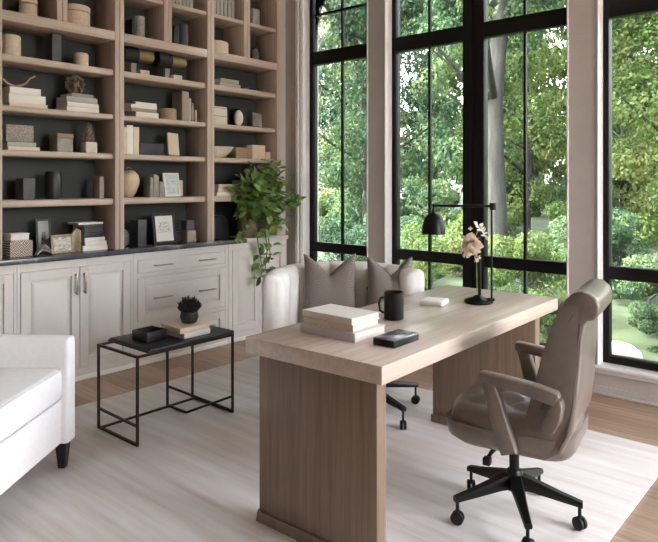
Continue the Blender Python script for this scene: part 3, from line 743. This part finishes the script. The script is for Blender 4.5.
mg = thing('mug', 'tall dark brown mug on the desk', 'mug', (-1.697, 2.422, ZD))
obj('body', lathe(bm_new(), [(.04, .0003), (.045, .004), (.0455, .06), (.045, .124), (.0425, .126), (.0405, .124), (.0405, .02), (.001, .018)], n=36), 'mug', mg)
hb = bm_new(); tube(hb, [(-.034, -.026, .10), (-.050, -.036, .095), (-.055, -.040, .07), (-.051, -.037, .038), (-.035, -.027, .028)], .0055, 8); obj('handle', hb, 'mug', mg)
pc = thing('device_case', 'flat black case with glossy top coloured as a grey reflection near the desk edge', 'case', (-1.442, 2.075, ZD), R(1))
obj('body', box(bm_new(), -.05, .05, -.088, .088, .0003, .026, .004), 'black_plastic', pc); obj('top_plate', box(bm_new(), -.0495, .0495, -.0875, .0875, .026, .031, .003), 'case_sheen', pc)
wb = bm_new(); box(wb, -.062, .062, -.062, .062, .0003, .026, .010, 4)
wbt = thing('white_box', 'small rounded white box between mug and lamp', 'box', (-1.745, 2.855, ZD), R(14))
obj('body', wb, 'white_plastic', wbt); obj('base', box(bm_new(), -.05, .05, -.05, .05, -.0002, .004), 'book_grey', wbt); bpy.data.objects['body'].name = 'body'
# lamp: arm runs along direction (.757,.653) towards the clamp rod
lp = thing('desk_lamp', 'black desk lamp with dome shade on a long arm', 'lamp', (-1.592, 3.034, ZD), R(40.8))
obj('base', lathe(bm_new(), [(.068, .0003), (.07, .004), (.07, .014), (.066, .018), (.03, .03), (.012, .042), (.001, .044)], n=36), 'black', lp)
ps = bm_new(); tube(ps, [(.008, 0, .03), (.008, 0, .37)], .0085, 12); obj('post', ps, 'black', lp)
ps = bm_new(); tube(ps, [(.062, -.035, .003), (.062, -.035, .512)], .0055, 10); obj('rod', ps, 'black', lp)
cl = bm_new(); box(cl, .04, .075, -.047, -.023, .016, .032, .002); obj('clamp', cl, 'black', lp); cl = bm_new(); box(cl, .052, .082, -.046, -.024, .485, .522, .003); obj('clamp', cl, 'black', lp)
am = bm_new(); tube(am, [(.066, -.035, .505), (-.245, -.02, .507)], .007, 10); obj('arm', am, 'black', lp)
sd = bm_new(); lathe(sd, [(.058, .36), (.0605, .363), (.058, .40), (.046, .442), (.026, .465), (.008, .472), (.007, .49), (.001, .508), ], c=(-.236, -.02), n=32)
sho = obj('lamp_shade', sd, 'black', lp)
bl = bm_new(); lathe(bl, [(.001, .352), (.018, .358), (.02, .375), (.012, .39)], c=(-.236, -.02), n=16); obj('bulb', bl, 'white_plastic', lp)
# flower sprig on the post
fl = thing('flower_sprig', 'pale peach blossom sprig twined on the lamp post', 'flower', (-1.592, 3.034, ZD+.044), R(40.8))
sm = bm_new(); tube(sm, [(-.008, -.012, .0), (-.010, -.013, .12), (-.012, -.012, .24), (-.025, -.014, .29), (.01, -.014, .36)], .0025, 6); obj('stem', sm, 'pot_leaf', fl)
rnd = random.Random(9)
def bloom(c, r, m, n=26, nm='blossom'):
    b = bm_new(); c = Vector(c)
    for k in range(n):
        ring = k/n; a = k*2.4; e = 1.3-ring*1.9
        d = Vector((math.cos(a)*math.cos(e), -abs(math.sin(e))*.4-.25, math.sin(a)*math.cos(e)))
        leaf(b, c+Vector((d.x, 0, d.z))*r*.12, d, Vector((rnd.uniform(-1, 1), -.6, rnd.uniform(-1, 1))), r*rnd.uniform(.75, 1.05), r*.85, -.5)
    return obj(nm, b, m, fl, smooth=80)
bloom((-.048, -.02, .265), .066, 'petal', 40); bloom((-.02, -.018, .235), .034, 'petal_white', 22); bloom((-.065, -.02, .215), .026, 'petal_white', 16); bloom((-.045, -.015, .345), .013, 'petal', 12); bloom((-.012, -.02, .19), .024, 'petal_white', 16)
lv = bm_new()
for k in range(16):
    h = k/15; p = Vector((-.01+h*.045, -.014, .31+(1-h)*.06)) if k % 2 else Vector((-.005+h*.04, -.016, .37-h*.08))
    leaf(lv, p, Vector((rnd.uniform(-1, 1), -.2, rnd.uniform(-.3, 1))), Vector((0, -1, 0)), .026, .011, .1)
obj('small_leaves', lv, 'petal_white', fl, smooth=80)

# ------------------------------------------------------------------ star base helper
def star_base(root, cx, cy, rad, angles, zh, m='black_plastic', wheel=.026):
    for a in angles:
        a = R(a); d = Vector((math.cos(a), math.sin(a), 0)); s = Vector((-d.y, d.x, 0)); c = Vector((cx, cy, 0))
        b = bm_new(); rings = []
        for t_, w_, zt, zb in ((.02, .026, zh+.055, zh-.012), (.25, .025, zh+.038, zh-.012), (.7, .019, zh+.0, zh-.032), (1, .016, zh-.022, zh-.044)):
            p = c+d*(rad*t_)
            rings.append([p+s*w_*.7+Vector((0, 0, zt)), p-s*w_*.7+Vector((0, 0, zt)), p-s*w_+Vector((0, 0, zt-.012)), p-s*w_*.8+Vector((0, 0, zb)), p+s*w_*.8+Vector((0, 0, zb)), p+s*w_+Vector((0, 0, zt-.012))])
        loft(b, rings); lg = obj('leg', b, m, root, smooth=50)
        e = c+d*(rad-.012)
        b = bm_new(); tube(b, [e+Vector((0, 0, zh-.03)), e+Vector((0, 0, wheel*1.4))], .007, 8)
        w = Matrix.Rotation(a+.9, 3, 'Z') @ Vector((1, 0, 0)); u = w.cross(Vector((0, 0, 1)))
        n = 18
        for sg in (-1, 1):
            loft(b, [[e+w*(sg*off)+(u*math.cos(2*PI*k/n)+Vector((0, 0, 1))*math.sin(2*PI*k/n))*rr+Vector((0, 0, wheel+.0005)) for k in range(n)] for off, rr in ((.003, wheel*.8), (.005, wheel), (.015, wheel), (.018, wheel*.8))])
        obj('caster', b, m, lg, smooth=50)
def hub(root, cx, cy, z0, z1, zc):
    b = bm_new(); lathe(b, [(.03, z0), (.034, z0+.01), (.034, z0+.07), (.026, z0+.085), (.02, z0+.086), (.02, zc), (.04, z1-.015), (.05, z1)], c=(cx, cy), n=24)
    obj('gas_column', b, 'black_plastic', root)

# ------------------------------------------------------------------ task chair (faces the desk, -x)
tc = thing('office_chair', 'taupe leather office chair with rolled back at the right of the desk', 'office chair', (-1.153, 2.511, RUG), R(10))
star_base(tc, 0, 0, .265, [R_-10 for R_ in (233.8, 305.8, 17.8, 89.8, 161.8)], .135)
hub(tc, 0, 0, .115, .345, .27)
sh = bm_new()
def rrect(cx, cy, hx, hy, r, z, n=6, bow=0):
    pts = []
    for qx, qy, a0 in ((1, 1, 0), (-1, 1, 90), (-1, -1, 180), (1, -1, 270)):
        for k in range(n+1):
            a = R(a0+90*k/n); pts.append((cx+qx*(hx-r)+r*math.cos(a), cy+qy*(hy-r)+r*math.sin(a), z))
    return pts
loft(sh, [rrect(.03, 0, .18, .18, .08, .345), rrect(.028, 0, .22, .215, .09, .35), rrect(.02, 0, .245, .24, .10, .375), rrect(.015, 0, .252, .245, .10, .42), rrect(.015, 0, .252, .245, .10, .435)])
obj('seat_shell', sh, 'leather', tc, smooth=60)
sc_ = bm_new(); N = 40
def tuft(x, y):
    u = x*17; v = y*17; f = abs(math.cos(u+v))*abs(math.cos(u-v)); return f**.5
top, rings = [], []
gx = 40
vs = {}
for i in range(gx+1):
    for j in range(gx+1):
        x = -1+2*i/gx; y = -1+2*j/gx
        # square to squircle
        X = x*math.sqrt(1-.30*y*y); Y = y*math.sqrt(1-.30*x*x)
        px, py = X*.252+.015, Y*.245
        e = min(1-abs(x), 1-abs(y)); edge = math.sqrt(max(0, 1-(1-min(1, e/.20))**2))
        z = .44+.056*edge+.010*(1-x*x)*(1-y*y)
        if e > .28 and px > -.17: z += .030*(tuft(px, py)-.6)*min(1, (e-.28)/.1)
        vs[i, j] = sc_.verts.new((px, py, z))
for i in range(gx):
    for j in range(gx): sc_.faces.new([vs[i, j], vs[i+1, j], vs[i+1, j+1], vs[i, j+1]])
edge = [vs[i, 0] for i in range(gx+1)]+[vs[gx, j] for j in range(1, gx+1)]+[vs[i, gx] for i in range(gx-1, -1, -1)]+[vs[0, j] for j in range(gx-1, 0, -1)]
low = [sc_.verts.new((v.co.x*.99, v.co.y*.99, .432)) for v in edge]
for k in range(len(edge)): sc_.faces.new([edge[k], low[k], low[(k+1) % len(edge)], edge[(k+1) % len(edge)]])
obj('seat_cushion', sc_, 'leather', tc, smooth=60)
# back with side profile (x,z)
front = [(.075, .42), (.10, .50), (.128, .62), (.158, .75), (.195, .86), (.222, .925)]
rear = [(.305, .88), (.298, .80), (.292, .70), (.284, .58), (.268, .47), (.235, .395), (.18, .36), (.10, .37)]
yb = []
bk = bm_new()
prof = front+[(.235, .93), (.29, .93)]+rear
cx_ = sum(p[0] for p in prof)/len(prof)
rings = []
for y, k in ((-.186, .92), (-.184, .96), (-.177, .985), (-.164, 1), (-.06, 1.0), (.06, 1.0), (.164, 1), (.177, .985), (.184, .96), (.186, .92)):
    rg_ = []
    for p in prof:
        cxl = .09+(p[1]-.4)*.17
        x = cxl+(p[0]-cxl)*(k if k < 1 else 1)
        wf = 1+.30*max(0, min(1, (.72-p[1])/.34))
        if k == 1 and p in front[1:]: x += .010*(1-(abs(y)/.16)**2)
        rg_.append((x, y*wf, .66+(p[1]-.66)*(1-(1-k)*.05)))
    rings.append(rg_)
loft(bk, rings); back = obj('backrest', bk, 'leather', tc, smooth=50)
hr = bm_new(); rings = []
hp = [(.180, .82), (.198, .865), (.216, .91), (.236, .945), (.262, .968), (.292, .978), (.322, .973), (.345, .955), (.356, .928), (.352, .90), (.336, .882), (.314, .876), (.304, .862), (.300, .84), (.296, .82)]
hc_ = (.27, .91)
for y, k in ((-.186, .86), (-.184, .94), (-.178, .985), (-.168, 1), (-.08, 1), (0, 1), (.08, 1), (.168, 1), (.178, .985), (.184, .94), (.186, .86)):
    dz = .010*(abs(y)/.186)**2
    rings.append([(hc_[0]+(p[0]-hc_[0])*k, y, hc_[1]+(p[1]-hc_[1])*k+dz*max(0, (p[1]-.86)/.1)) for p in hp])
loft(hr, rings); obj('headrest', hr, 'leather', tc, smooth=60)
for s in (-1, 1):
    ln = bm_new(); tube(ln, [(p[0]-.016, s*.1885*(1+.30*max(0, min(1, (.72-p[1])/.34))), p[1]) for p in [(.305, .87), (.298, .80), (.292, .70), (.284, .58), (.268, .47), (.24, .41)]], .003, 6)
    obj('piping', ln, 'piping', back); ln = bm_new(); tube(ln, [(p[0]+.040, s*.1892*(1+.30*max(0, min(1, (.72-p[1])/.34))), p[1]) for p in [(.225, .90), (.205, .86), (.170, .75), (.140, .62), (.118, .54)]], .0022, 6); obj('piping', ln, 'piping', back)
for s in (-1, 1):
    a = bm_new()
    y0, y1 = (.240, .285) if s > 0 else (-.285, -.240)
    sweep(a, [(.225, .600), (.220, .604), (.15, .620), (.05, .634), (-.050, .644), (-.061, .645)], [.022, .026, .026, .023, .021, .02], y0, y1, .008)
    sweep(a, [(-.034, .655), (-.031, .645), (-.012, .58), (.010, .50), (.035, .42), (.052, .37)], [.022, .025, .028, .031, .034, .036], y0+.001, y1-.001, .008)
    sweep(a, [(.225, .60), (.222, .58), (.208, .53), (.19, .49), (.183, .475)], [.018, .024, .030, .026, .018], y0+.004 if s < 0 else y0-.02, y1-.004 if s > 0 else y1+.02, .008)
    obj('armrest', a, 'leather', tc, smooth=50)
lv = bm_new(); tube(lv, [(-.03, -.05, .325), (-.055, -.14, .305), (-.06, -.17, .29)], .008, 8); box(lv, -.075, -.045, -.195, -.16, .27, .30, .005); obj('tilt_lever', lv, 'black_plastic', tc)

# ------------------------------------------------------------------ tufted settee behind the desk
se = thing('tufted_armchair', 'wide white channel-tufted tub chair behind the desk with two grey pillows', 'armchair', (-2.374, 2.916, RUG), R(55.3))
bk = bm_new(); rings = []; Np = 141
def U(t_):   # outer path of the tub, t 0..1 : left front -> back -> right front
    a = R(164)-R(148)*t_; ex = .9
    c, s = math.cos(a), math.sin(a)
    return Vector((math.copysign(abs(c)**ex, c)*.475, (abs(s)**.9-.30)*.64, 0))
pts = [U(k/(Np-1)) for k in range(Np)]
# resample by arc length
ln_ = [0]
for i in range(1, Np): ln_.append(ln_[-1]+(pts[i]-pts[i-1]).length)
def at(s):
    for i in range(1, Np):
        if ln_[i] >= s: 
            f = (s-ln_[i-1])/max(1e-9, ln_[i]-ln_[i-1]); return pts[i-1].lerp(pts[i], f)
    return pts[-1]
Ls = ln_[-1]; NS = 180; NCH = 10
for k in range(NS+1):
    s = Ls*k/NS; p = at(s); d = (at(min(Ls, s+.01))-at(max(0, s-.01))).normalized(); inn = Vector((d.y, -d.x, 0))
    ph = k/NS*NCH; scal = abs(math.sin(PI*ph))**.45*.04
    endf = min(1, min(k, NS-k)/3); th = .045*(.75+.25*endf)
    zt = .855+.012*math.sin(PI*k/NS)
    prof = [(-th, .33), (-th, .5), (-th*1.05, zt-.05), (-th*.8, zt-.015), (-th*.3, zt), (th*.3, zt), (th*.75+scal*.7, zt-.015), (th+scal, zt-.05), (th+scal, .62), (th+scal*.9, .5), (th+scal*.5, .4), (th, .33)]
    rings.append([p+inn*o+Vector((0, 0, z_*(1 if k not in (0, NS) else 1))) for o, z_ in prof])
loft(bk, rings); bko = obj('backrest', bk, 'cream_leather', se, smooth=70)
for k in range(1, NCH):
    s = Ls*k/NCH; p = at(s); d = (at(min(Ls, s+.01))-at(max(0, s-.01))).normalized(); inn = Vector((d.y, -d.x, 0))
    b = bm_new(); bmesh.ops.create_uvsphere(b, u_segments=12, v_segments=8, radius=.011)
    for v in b.verts: v.co = v.co+p+inn*.052+Vector((0, 0, .70))
    obj('button', b, 'handle', bko)
st_ = bm_new(); loft(st_, [rrect(0, .13, .37, .22, .16, .42), rrect(0, .13, .38, .23, .16, .435), rrect(0, .13, .38, .23, .16, .48), rrect(0, .13, .365, .215, .15, .495), rrect(0, .13, .30, .16, .12, .5)])
obj('seat_cushion', st_, 'cream_leather', se, smooth=60)
st_ = bm_new(); loft(st_, [rrect(0, .14, .33, .19, .15, .335), rrect(0, .14, .37, .22, .16, .345), rrect(0, .14, .38, .23, .16, .418)])
obj('seat_base', st_, 'cream_leather', se, smooth=60)
sb = [a-55.3 for a in (-12, 60, 132, 204, 276)]
star_base(se, .11, .10, .385, sb, .15)
hub(se, .11, .10, .13, .34, .27)

def pillow(lat_pos, rot, W, H, label, chop, lean=-14):
    """origin at bottom centre; faces -y"""
    t = thing('pillow', label, 'pillow', lat_pos, rot, 'grey pillows on the white tub chair'); t.rotation_euler = (R(lean), 0, rot)
    b = bm_new(); n = 24; F, B = {}, {}
    for i in range(n+1):
        for j in range(n+1):
            u = -1+2*i/n; v = -1+2*j/n
            wx = W/2*(1-.07*(1-v*v)); x = u*wx
            top = 1-.06*(1-u*u)-chop*max(0, 1-abs(u)*1.05)**1.25
            bot = -1+.05*(1-u*u)
            z = bot+(top-bot)*(v+1)/2
            th = .075*((1-u**4)*(1-v**4))**.5*(1-.25*max(0, v)*max(0, 1-abs(u)*1.5))
            z3 = H/2*(1+z)
            F[i, j] = b.verts.new((x, -th, z3)); 
            B[i, j] = F[i, j] if th < 1e-6 else b.verts.new((x, th, z3))
    for i in range(n):
        for j in range(n):
            b.faces.new([F[i, j], F[i+1, j], F[i+1, j+1], F[i, j+1]])
            q = [B[i, j], B[i, j+1], B[i+1, j+1], B[i+1, j]]
            if len(set(q)) == 4 and any(B[k] is not F[k] for k in ((i, j), (i, j+1), (i+1, j+1), (i+1, j))): b.faces.new(q)
    obj('cover', b, 'pillow', t, smooth=80)
    e = bm_new(); loop = [F[i, 0] for i in range(n+1)] if False else None
    return t

def lp2w(x, y, z=0):
    a = R(55.3); return (-2.374+x*math.cos(a)-y*math.sin(a), 2.916+x*math.sin(a)+y*math.cos(a), z)
pillow(lp2w(-.055, .185, .512), R(55.3-12), .33, .45, 'left grey herringbone pillow with chopped top on the tub chair', .52)
pillow(lp2w(.31, .10, .512), R(55.3-14), .29, .43, 'right grey herringbone pillow, smaller, beside the mug', .46)

# ------------------------------------------------------------------ white lounge armchair, lower left
ac = thing('lounge_armchair', 'white upholstered armchair with dark tapered legs at the left edge', 'armchair', (-3.08, 1.014, RUG), R(37.8))
HY = .40
def arm(y0, y1):
    b = bm_new(); rings = []
    for x, k in ((.40, 0), (.395, .6), (.385, 1), (-.38, 1)):
        i = .012*(1-k)
        rings.append([(x, y0+i, .135), (x, y0+i, .60), (x, y0+i+.006, .628), (x, (y0+y1)/2-.02, .640-i*.5), (x, (y0+y1)/2+.02, .640-i*.5), (x, y1-i-.006, .628), (x, y1-i, .60), (x, y1-i, .135)])
    loft(b, rings); return b
obj('arm', arm(HY-.095, HY), 'white_fabric', ac, smooth=50); obj('arm', arm(-HY, -HY+.095), 'white_fabric', ac, smooth=50)
obj('seat_cushion', box(bm_new(), -.28, .385, -HY+.098, HY-.098, .345, .50, .03, 4), 'white_fabric', ac, smooth=50)
obj('base', box(bm_new(), -.36, .375, -HY+.097, HY-.097, .138, .338, .008, 3), 'white_fabric', ac, smooth=50)
bb = bm_new(); prism(bb, [(-.40, .137), (-.28, .137), (-.275, .6), (-.33, .80), (-.36, .825), (-.40, .82), (-.425, .79), (-.40, .5)], -HY+.096, HY-.096, 'y', .015, 3)
obj('backrest', bb, 'white_fabric', ac, smooth=50)
pp = bm_new()
for zz in (.352, .493): 
    q = rrect(.05, 0, .335, HY-.098, .03, zz); tube(pp, q+[q[0]], .003, 6)
obj('piping', pp, 'white_fabric', ac)
for x, y in ((.355, HY-.045), (.355, -HY+.045), (-.35, HY-.045), (-.35, -HY+.045)):
    b = bm_new(); loft(b, [[(x-.016, y-.016, 0.0005), (x+.016, y-.016, 0.0005), (x+.016, y+.016, 0.0005), (x-.016, y+.016, 0.0005)], [(x-.028, y-.028, .137), (x+.028, y-.028, .137), (x+.028, y+.028, .137), (x-.028, y+.028, .137)]])
    obj('leg', b, 'ceramic_black', ac)

# ------------------------------------------------------------------ side table
X0, X1, Y0, Y1, ZT_ = -3.345, -2.955, 1.885, 2.535, .487
sx, sy = (X0+X1)/2, (Y0+Y1)/2
tb = thing('side_table', 'slim bronze metal side table with dark leather top', 'table', (sx, sy, RUG))
x0, x1, y0, y1, h = X0-sx, X1-sx, Y0-sy, Y1-sy, ZT_-RUG; q = .013
for x, y in ((x0, y0), (x1, y0), (x1, y1), (x0, y1), (x0, y1-.19)):
    obj('leg', box(bm_new(), x-q/2, x+q/2, y-q/2, y+q/2, .0005, h-q, .001, 1), 'bronze', tb)
tp = bm_new(); 
bar(tp, (x0-q/2, y0, h-q/2), (x1+q/2, y0, h-q/2), q); bar(tp, (x0-q/2, y1, h-q/2), (x1+q/2, y1, h-q/2), q); bar(tp, (x0, y0, h-q/2), (x0, y1, h-q/2), q); bar(tp, (x1, y0, h-q/2), (x1, y1, h-q/2), q)
obj('top_frame', tp, 'bronze', tb)
bt = bm_new(); zb = q/2+.0005
bar(bt, (x0, y0, zb), (x1, y0, zb), q); bar(bt, (x0+.02, y0, zb), (x0+.02, y1, zb), q*.9); bar(bt, (x0, y1, zb), (x1, y1, zb), q)
bar(bt, (x0, y1-.19, zb), (x0+.19, y1-.19, zb), q*.9); bar(bt, (x0+.19, y1-.19, zb), (x1, y1, .10), q*.9)
bar(bt, (x0, y1-.19, .125), (x1, y1, .012), q*.9); bar(bt, (x0, y0, .112), (x1, y0, .104), q*.9)
obj('bottom_frame', bt, 'bronze', tb)
pd = bm_new(); box(pd, x0-.004, x1+.012, y0+.065, y1+.008, h+.0005, h+.022, .009, 3); obj('leather_top', pd, 'dark_leather', tb)
sl = bm_new(); box(sl, x0-.006, x1+.014, y0+.058, y0+.074, h+.001, h+.013, .004); obj('strap', sl, 'dark_leather', tb)
ZTB = ZT_+.0225
tr = bm_new(); a = .068; t_ = .008
box(tr, -a, a, -a, a, .0003, .01, .002); 
for s in (-1, 1): box(tr, min(s*a, s*(a-t_)), max(s*a, s*(a-t_)), -a, a, .0003, .058, .002); box(tr, -a+t_, a-t_, min(s*a, s*(a-t_)), max(s*a, s*(a-t_)), .0003, .058, .002)
tag(obj('tray_box', tr, 'ceramic_black', None, (-3.135, 2.078, ZTB), R(4)), 'open square black box on the side table', 'box')
G = 'books on the side table'
book((-3.10, 2.30, ZTB), .19, .215, .030, 'book_white', 'white lower book on the side table', G, R(2))
book((-3.105, 2.297, ZTB+.0305), .20, .21, .028, 'book_cream', 'upper book on the side table under the black urchin sculpture', G, R(-3))
coral('spiky_sculpture', (-3.085, 2.315, ZTB+.059), .068, 'coral_black', 'black spiky urchin-like sculpture on the side table books', 170, .0042, True)

# ------------------------------------------------------------------ outside
gr = bm_new(); n = 30; vs = {}
for i in range(n+1):
    for j in range(n+1):
        x = -60+90*i/n; y = 4.7+65*j/n; vs[i, j] = gr.verts.new((x, y, -.35+max(0, y-12)*.05+.08*math.sin(x*.7)*math.sin(y*.5)))
for i in range(n):
    for j in range(n): gr.faces.new([vs[i, j], vs[i+1, j], vs[i+1, j+1], vs[i, j+1]])
struct('ground', gr, 'ground', 80)
g2 = bm_new(); box(g2, 3.21, 40, -30, 4.69, -.45, -.35); struct('terrace', g2, mat('terrace_stone', (170, 162, 150), .9))

def crown(seed, nblob, rad, hgt, nleaf, size):
    rnd = random.Random(seed); b = bm_new(); blobs = []
    for k in range(nblob):
        a = rnd.uniform(0, 2*PI); r = rad*math.sqrt(rnd.random())*.8; z = rnd.uniform(-.5, .5)
        blobs.append((Vector((math.cos(a)*r*(1-.5*abs(z)), math.sin(a)*r*(1-.5*abs(z)), z*hgt)), rnd.uniform(.22, .42)*rad))
    verts, faces = [], []
    for k in range(nleaf):
        c, r = rnd.choice(blobs)
        d = Vector((rnd.gauss(0, 1), rnd.gauss(0, 1), rnd.gauss(0, 1))).normalized()
        p = c+Vector((d.x, d.y, d.z*.6))*r*rnd.uniform(.75, 1.08)
        nrm = (d+Vector((rnd.uniform(-1, 1), rnd.uniform(-1, 1), rnd.uniform(-.2, 1.4)))).normalized()
        s = nrm.orthogonal().normalized(); s.rotate(Matrix.Rotation(rnd.uniform(0, 6.28), 3, nrm)); t_ = nrm.cross(s)
        L = size*rnd.uniform(.6, 1.3); i = len(verts)
        verts += [p-s*L*.5, p+t_*L*.28, p+s*L*.5, p-t_*L*.28]; faces.append((i, i+1, i+2, i+3))
    me = bpy.data.meshes.new('foliage'); me.from_pydata(verts, [], faces); b.free(); return me
crowns = {'a': crown(1, 60, 1.75, 5.6, 34000, .085), 'b': crown(2, 60, 1.75, 5.6, 34000, .085), 's': crown(3, 16, .8, 1.1, 12000, .05), 'f': crown(4, 70, 1.9, 6.8, 34000, .13)}
def trunk_mesh(r, h, seed, br=True):
    b = bm_new(); rnd = random.Random(seed)
    path = [Vector((math.sin(k*.9+seed)*.06*k/4, math.cos(k*.7+seed)*.05*k/4, h*k/10)) for k in range(11)]
    tube(b, path, [r*(1.25 if k == 0 else 1-.05*k) for k in range(11)], 14)
    if br:
        for k in range(7):
            i = rnd.randrange(3, 10); a = rnd.uniform(0, 6.28); L = rnd.uniform(1.2, 2.6); p = path[i]
            q = p+Vector((math.cos(a)*L, math.sin(a)*L, L*.6))
            tube(b, [p, (p+q)/2+Vector((0, 0, -.1)), q], [r*.4, r*.25, r*.08], 7)
    return b
trunks = {}
def tree(x, y, kind, r, h, zc, sc, label, cool, group='trees outside', rot=0, zs=1.0):
    if kind == 'f': zs = 1.4
    if kind in 'ab': zs = 1.2
    if kind == 's': zs = 1.15
    z0 = -.38+max(0, y-12)*.05
    t = thing('tree' if kind != 's' else 'shrub', label, 'tree' if kind != 's' else 'shrub', (x, y, z0), rot, group)
    if kind == 's': tr_ = trunk_mesh(r, h, int(x*10) % 7, False)
    else: tr_ = trunk_mesh(r, h, int(abs(x*7)) % 9)
    obj('trunk', tr_, 'bark', t, smooth=60)
    key = (kind, cool)
    me = trunks.get(key)
    if not me:
        me = crowns[kind] if not cool else crowns[kind].copy(); me.materials.clear(); me.materials.append(M['tree_leaf_cool' if cool else 'tree_leaf']); trunks[key] = me
    f = bpy.data.objects.new('foliage', me); C.objects.link(f); f.parent = t; f.location = (0, 0, zc); f.scale = (sc, sc, sc*zs)
    return t
tree(-5.05, 10.3, 'a', .20, 8, 7.6, 1.0, 'tree with thick straight grey trunk behind the desk lamp', True)
tree(-2.6, 12.4, 'b', .12, 6, 4.1, .95, 'slim trunked tree seen right of the thick grey trunk', False, rot=1)
tree(-8.9, 11.6, 'b', .12, 5.5, 4.2, 1.05, 'leafy tree filling the narrow left window', True, rot=2)
tree(-6.2, 14.2, 'a', .10, 6, 4.4, 1.05, 'sunlit tree seen through the left half of the double window', False, rot=3)
tree(-.9, 9.6, 'b', .07, 4.6, 3.2, .8, 'small leaning tree seen through the right window', False, rot=4)
rnd = random.Random(12)
bgx = 'dense background woodland tree behind the garden trees'
k = 0
for y, xa, n_, dx in ((17.5, -17.5, 6, 4.15), (22.1, -21.8, 6, 4.15), (26.8, -25.5, 7, 4.35)):
    for q_ in range(n_):
        k += 1
        tree(xa+q_*dx+rnd.uniform(-.05, .05), y+rnd.uniform(-.2, .2), 'f', .12, 5, 4.2+(y-17)*.14, (.95, .98, 1.0)[k % 3], bgx, k % 3 == 0, 'woodland behind the garden', rnd.uniform(0, 6))
SL = ['low leafy shrub outside the left window', 'bushy shrub outside, behind the tub chair', 'green shrub outside the double window behind the lamp', 'dense shrub below the right window', 'shrub beside the pale boulder outside the right window', 'farther round shrub behind the boulder',
      'small shrub outside between the left and double window', 'shrub outside behind the desk lamp base', 'broad shrub standing furthest right outside', 'outer left shrub beyond the narrow window', 'shrub in the second row behind the right window', 'second row shrub behind the lamp', 'shrub filling the gap outside the double window', 'little shrub right of the thick tree trunk', 'low ferny shrub just outside the right window', 'tall shrub far behind the tub chair', 'shrub far beyond the right window', 'tiny shrub left of the pale boulder', 'small shrub directly behind the pale boulder']
for (x, y, s), lab in zip([(-6.7, 8.0, .85), (-5.0, 7.9, .85), (-3.35, 7.7, .85), (-1.95, 8.1, .7), (-.5, 7.4, .8), (-3.0, 9.6, 1.0), (-7.0, 9.8, .9), (-4.6, 12.4, 1.0), (1.2, 8.2, 1.0), (-9.0, 9.4, .85), (-8.8, 12.9, .9), (-11.4, 12.8, 1.0), (-5.9, 9.1, .75), (-4.2, 8.9, .6), (-1.05, 6.5, .5), (-6.0, 11.0, .9), (-.9, 11.6, 1.0), (-2.75, 6.9, .4), (-1.68, 7.2, .42)], SL):
    tree(x, y, 's', .025, .6, .55*s, s*1.05, lab, random.random() < .45, 'garden shrubs', random.uniform(0, 6))
for k, x in enumerate((-13.6, -11.2, -8.9, -6.6, -4.4, -2.2, 0, 2.2)):
    tree(x-.8, 15.2+.25*(k % 2), 's', .05, .8, .9, 1.15, 'rounded shrub in the row in front of the woodland', k % 2 == 0, 'shrub row before the woodland', k, 1.3)
rk = bm_new(); bmesh.ops.create_icosphere(rk, subdivisions=3, radius=.2)
for v in rk.verts: v.co = Vector((v.co.x*1.0, v.co.y*.8, v.co.z*.75))*(1+.08*math.sin(v.co.x*19)*math.cos(v.co.y*23+v.co.z*17))
tag(obj('boulder', rk, 'rock', None, (-1.93, 6.62, -.32), smooth=80), 'pale rounded boulder outside the right window', 'boulder')

# ------------------------------------------------------------------ light, camera
wd = bpy.data.worlds.new('sky'); bpy.context.scene.world = wd; wd.use_nodes = True
nt = wd.node_tree; bg = nt.nodes['Background']
sk = nt.nodes.new('ShaderNodeTexSky'); sk.sky_type = 'NISHITA' if 'NISHITA' in [i.identifier for i in sk.bl_rna.properties['sky_type'].enum_items] else sk.sky_type
sk.sun_disc = False; sk.sun_elevation = R(48); sk.sun_rotation = R(215); sk.air_density = 1.6; sk.dust_density = 4; sk.ozone_density = 1
hs = nt.nodes.new('ShaderNodeHueSaturation'); hs.inputs['Saturation'].default_value = .35
nt.links.new(sk.outputs[0], hs.inputs['Color']); tn = nt.nodes.new('ShaderNodeMix'); tn.data_type = 'RGBA'; tn.blend_type = 'MULTIPLY'; tn.inputs[0].default_value = 1; tn.inputs[7].default_value = (1, .96, .98, 1)
nt.links.new(hs.outputs[0], tn.inputs[6]); nt.links.new(tn.outputs[2], bg.inputs[0]); bg.inputs[1].default_value = 2.2
sl = bpy.data.lights.new('sun', 'SUN'); so = bpy.data.objects.new('sun', sl); C.objects.link(so)
sl.energy = 4.0; sl.angle = R(3); sl.color = (1, .95, .86)
so.rotation_euler = Vector((-.62, -.42, .82)).to_track_quat('Z', 'Y').to_euler()

cd = bpy.data.cameras.new('camera'); co = bpy.data.objects.new('camera', cd); C.objects.link(co)
co.location = (0, 0, 1.4); co.rotation_euler = (R(90), 0, R(40.8))
cd.sensor_width = 36; cd.lens = 640/658*36; cd.shift_y = -89/658; cd.clip_start = .05; cd.clip_end = 300
S = bpy.context.scene; S.camera = co
S.view_settings.view_transform = 'Standard'; S.view_settings.look = 'None'; S.view_settings.exposure = 1.36; S.view_settings.gamma = 1
S.view_settings.use_curve_mapping = False
S.cycles.use_denoising = True; S.cycles.max_bounces = 10; S.cycles.diffuse_bounces = 6; S.cycles.transparent_max_bounces = 12
S.cycles.sample_clamp_indirect = 8; S.cycles.caustics_reflective = False; S.cycles.caustics_refractive = False
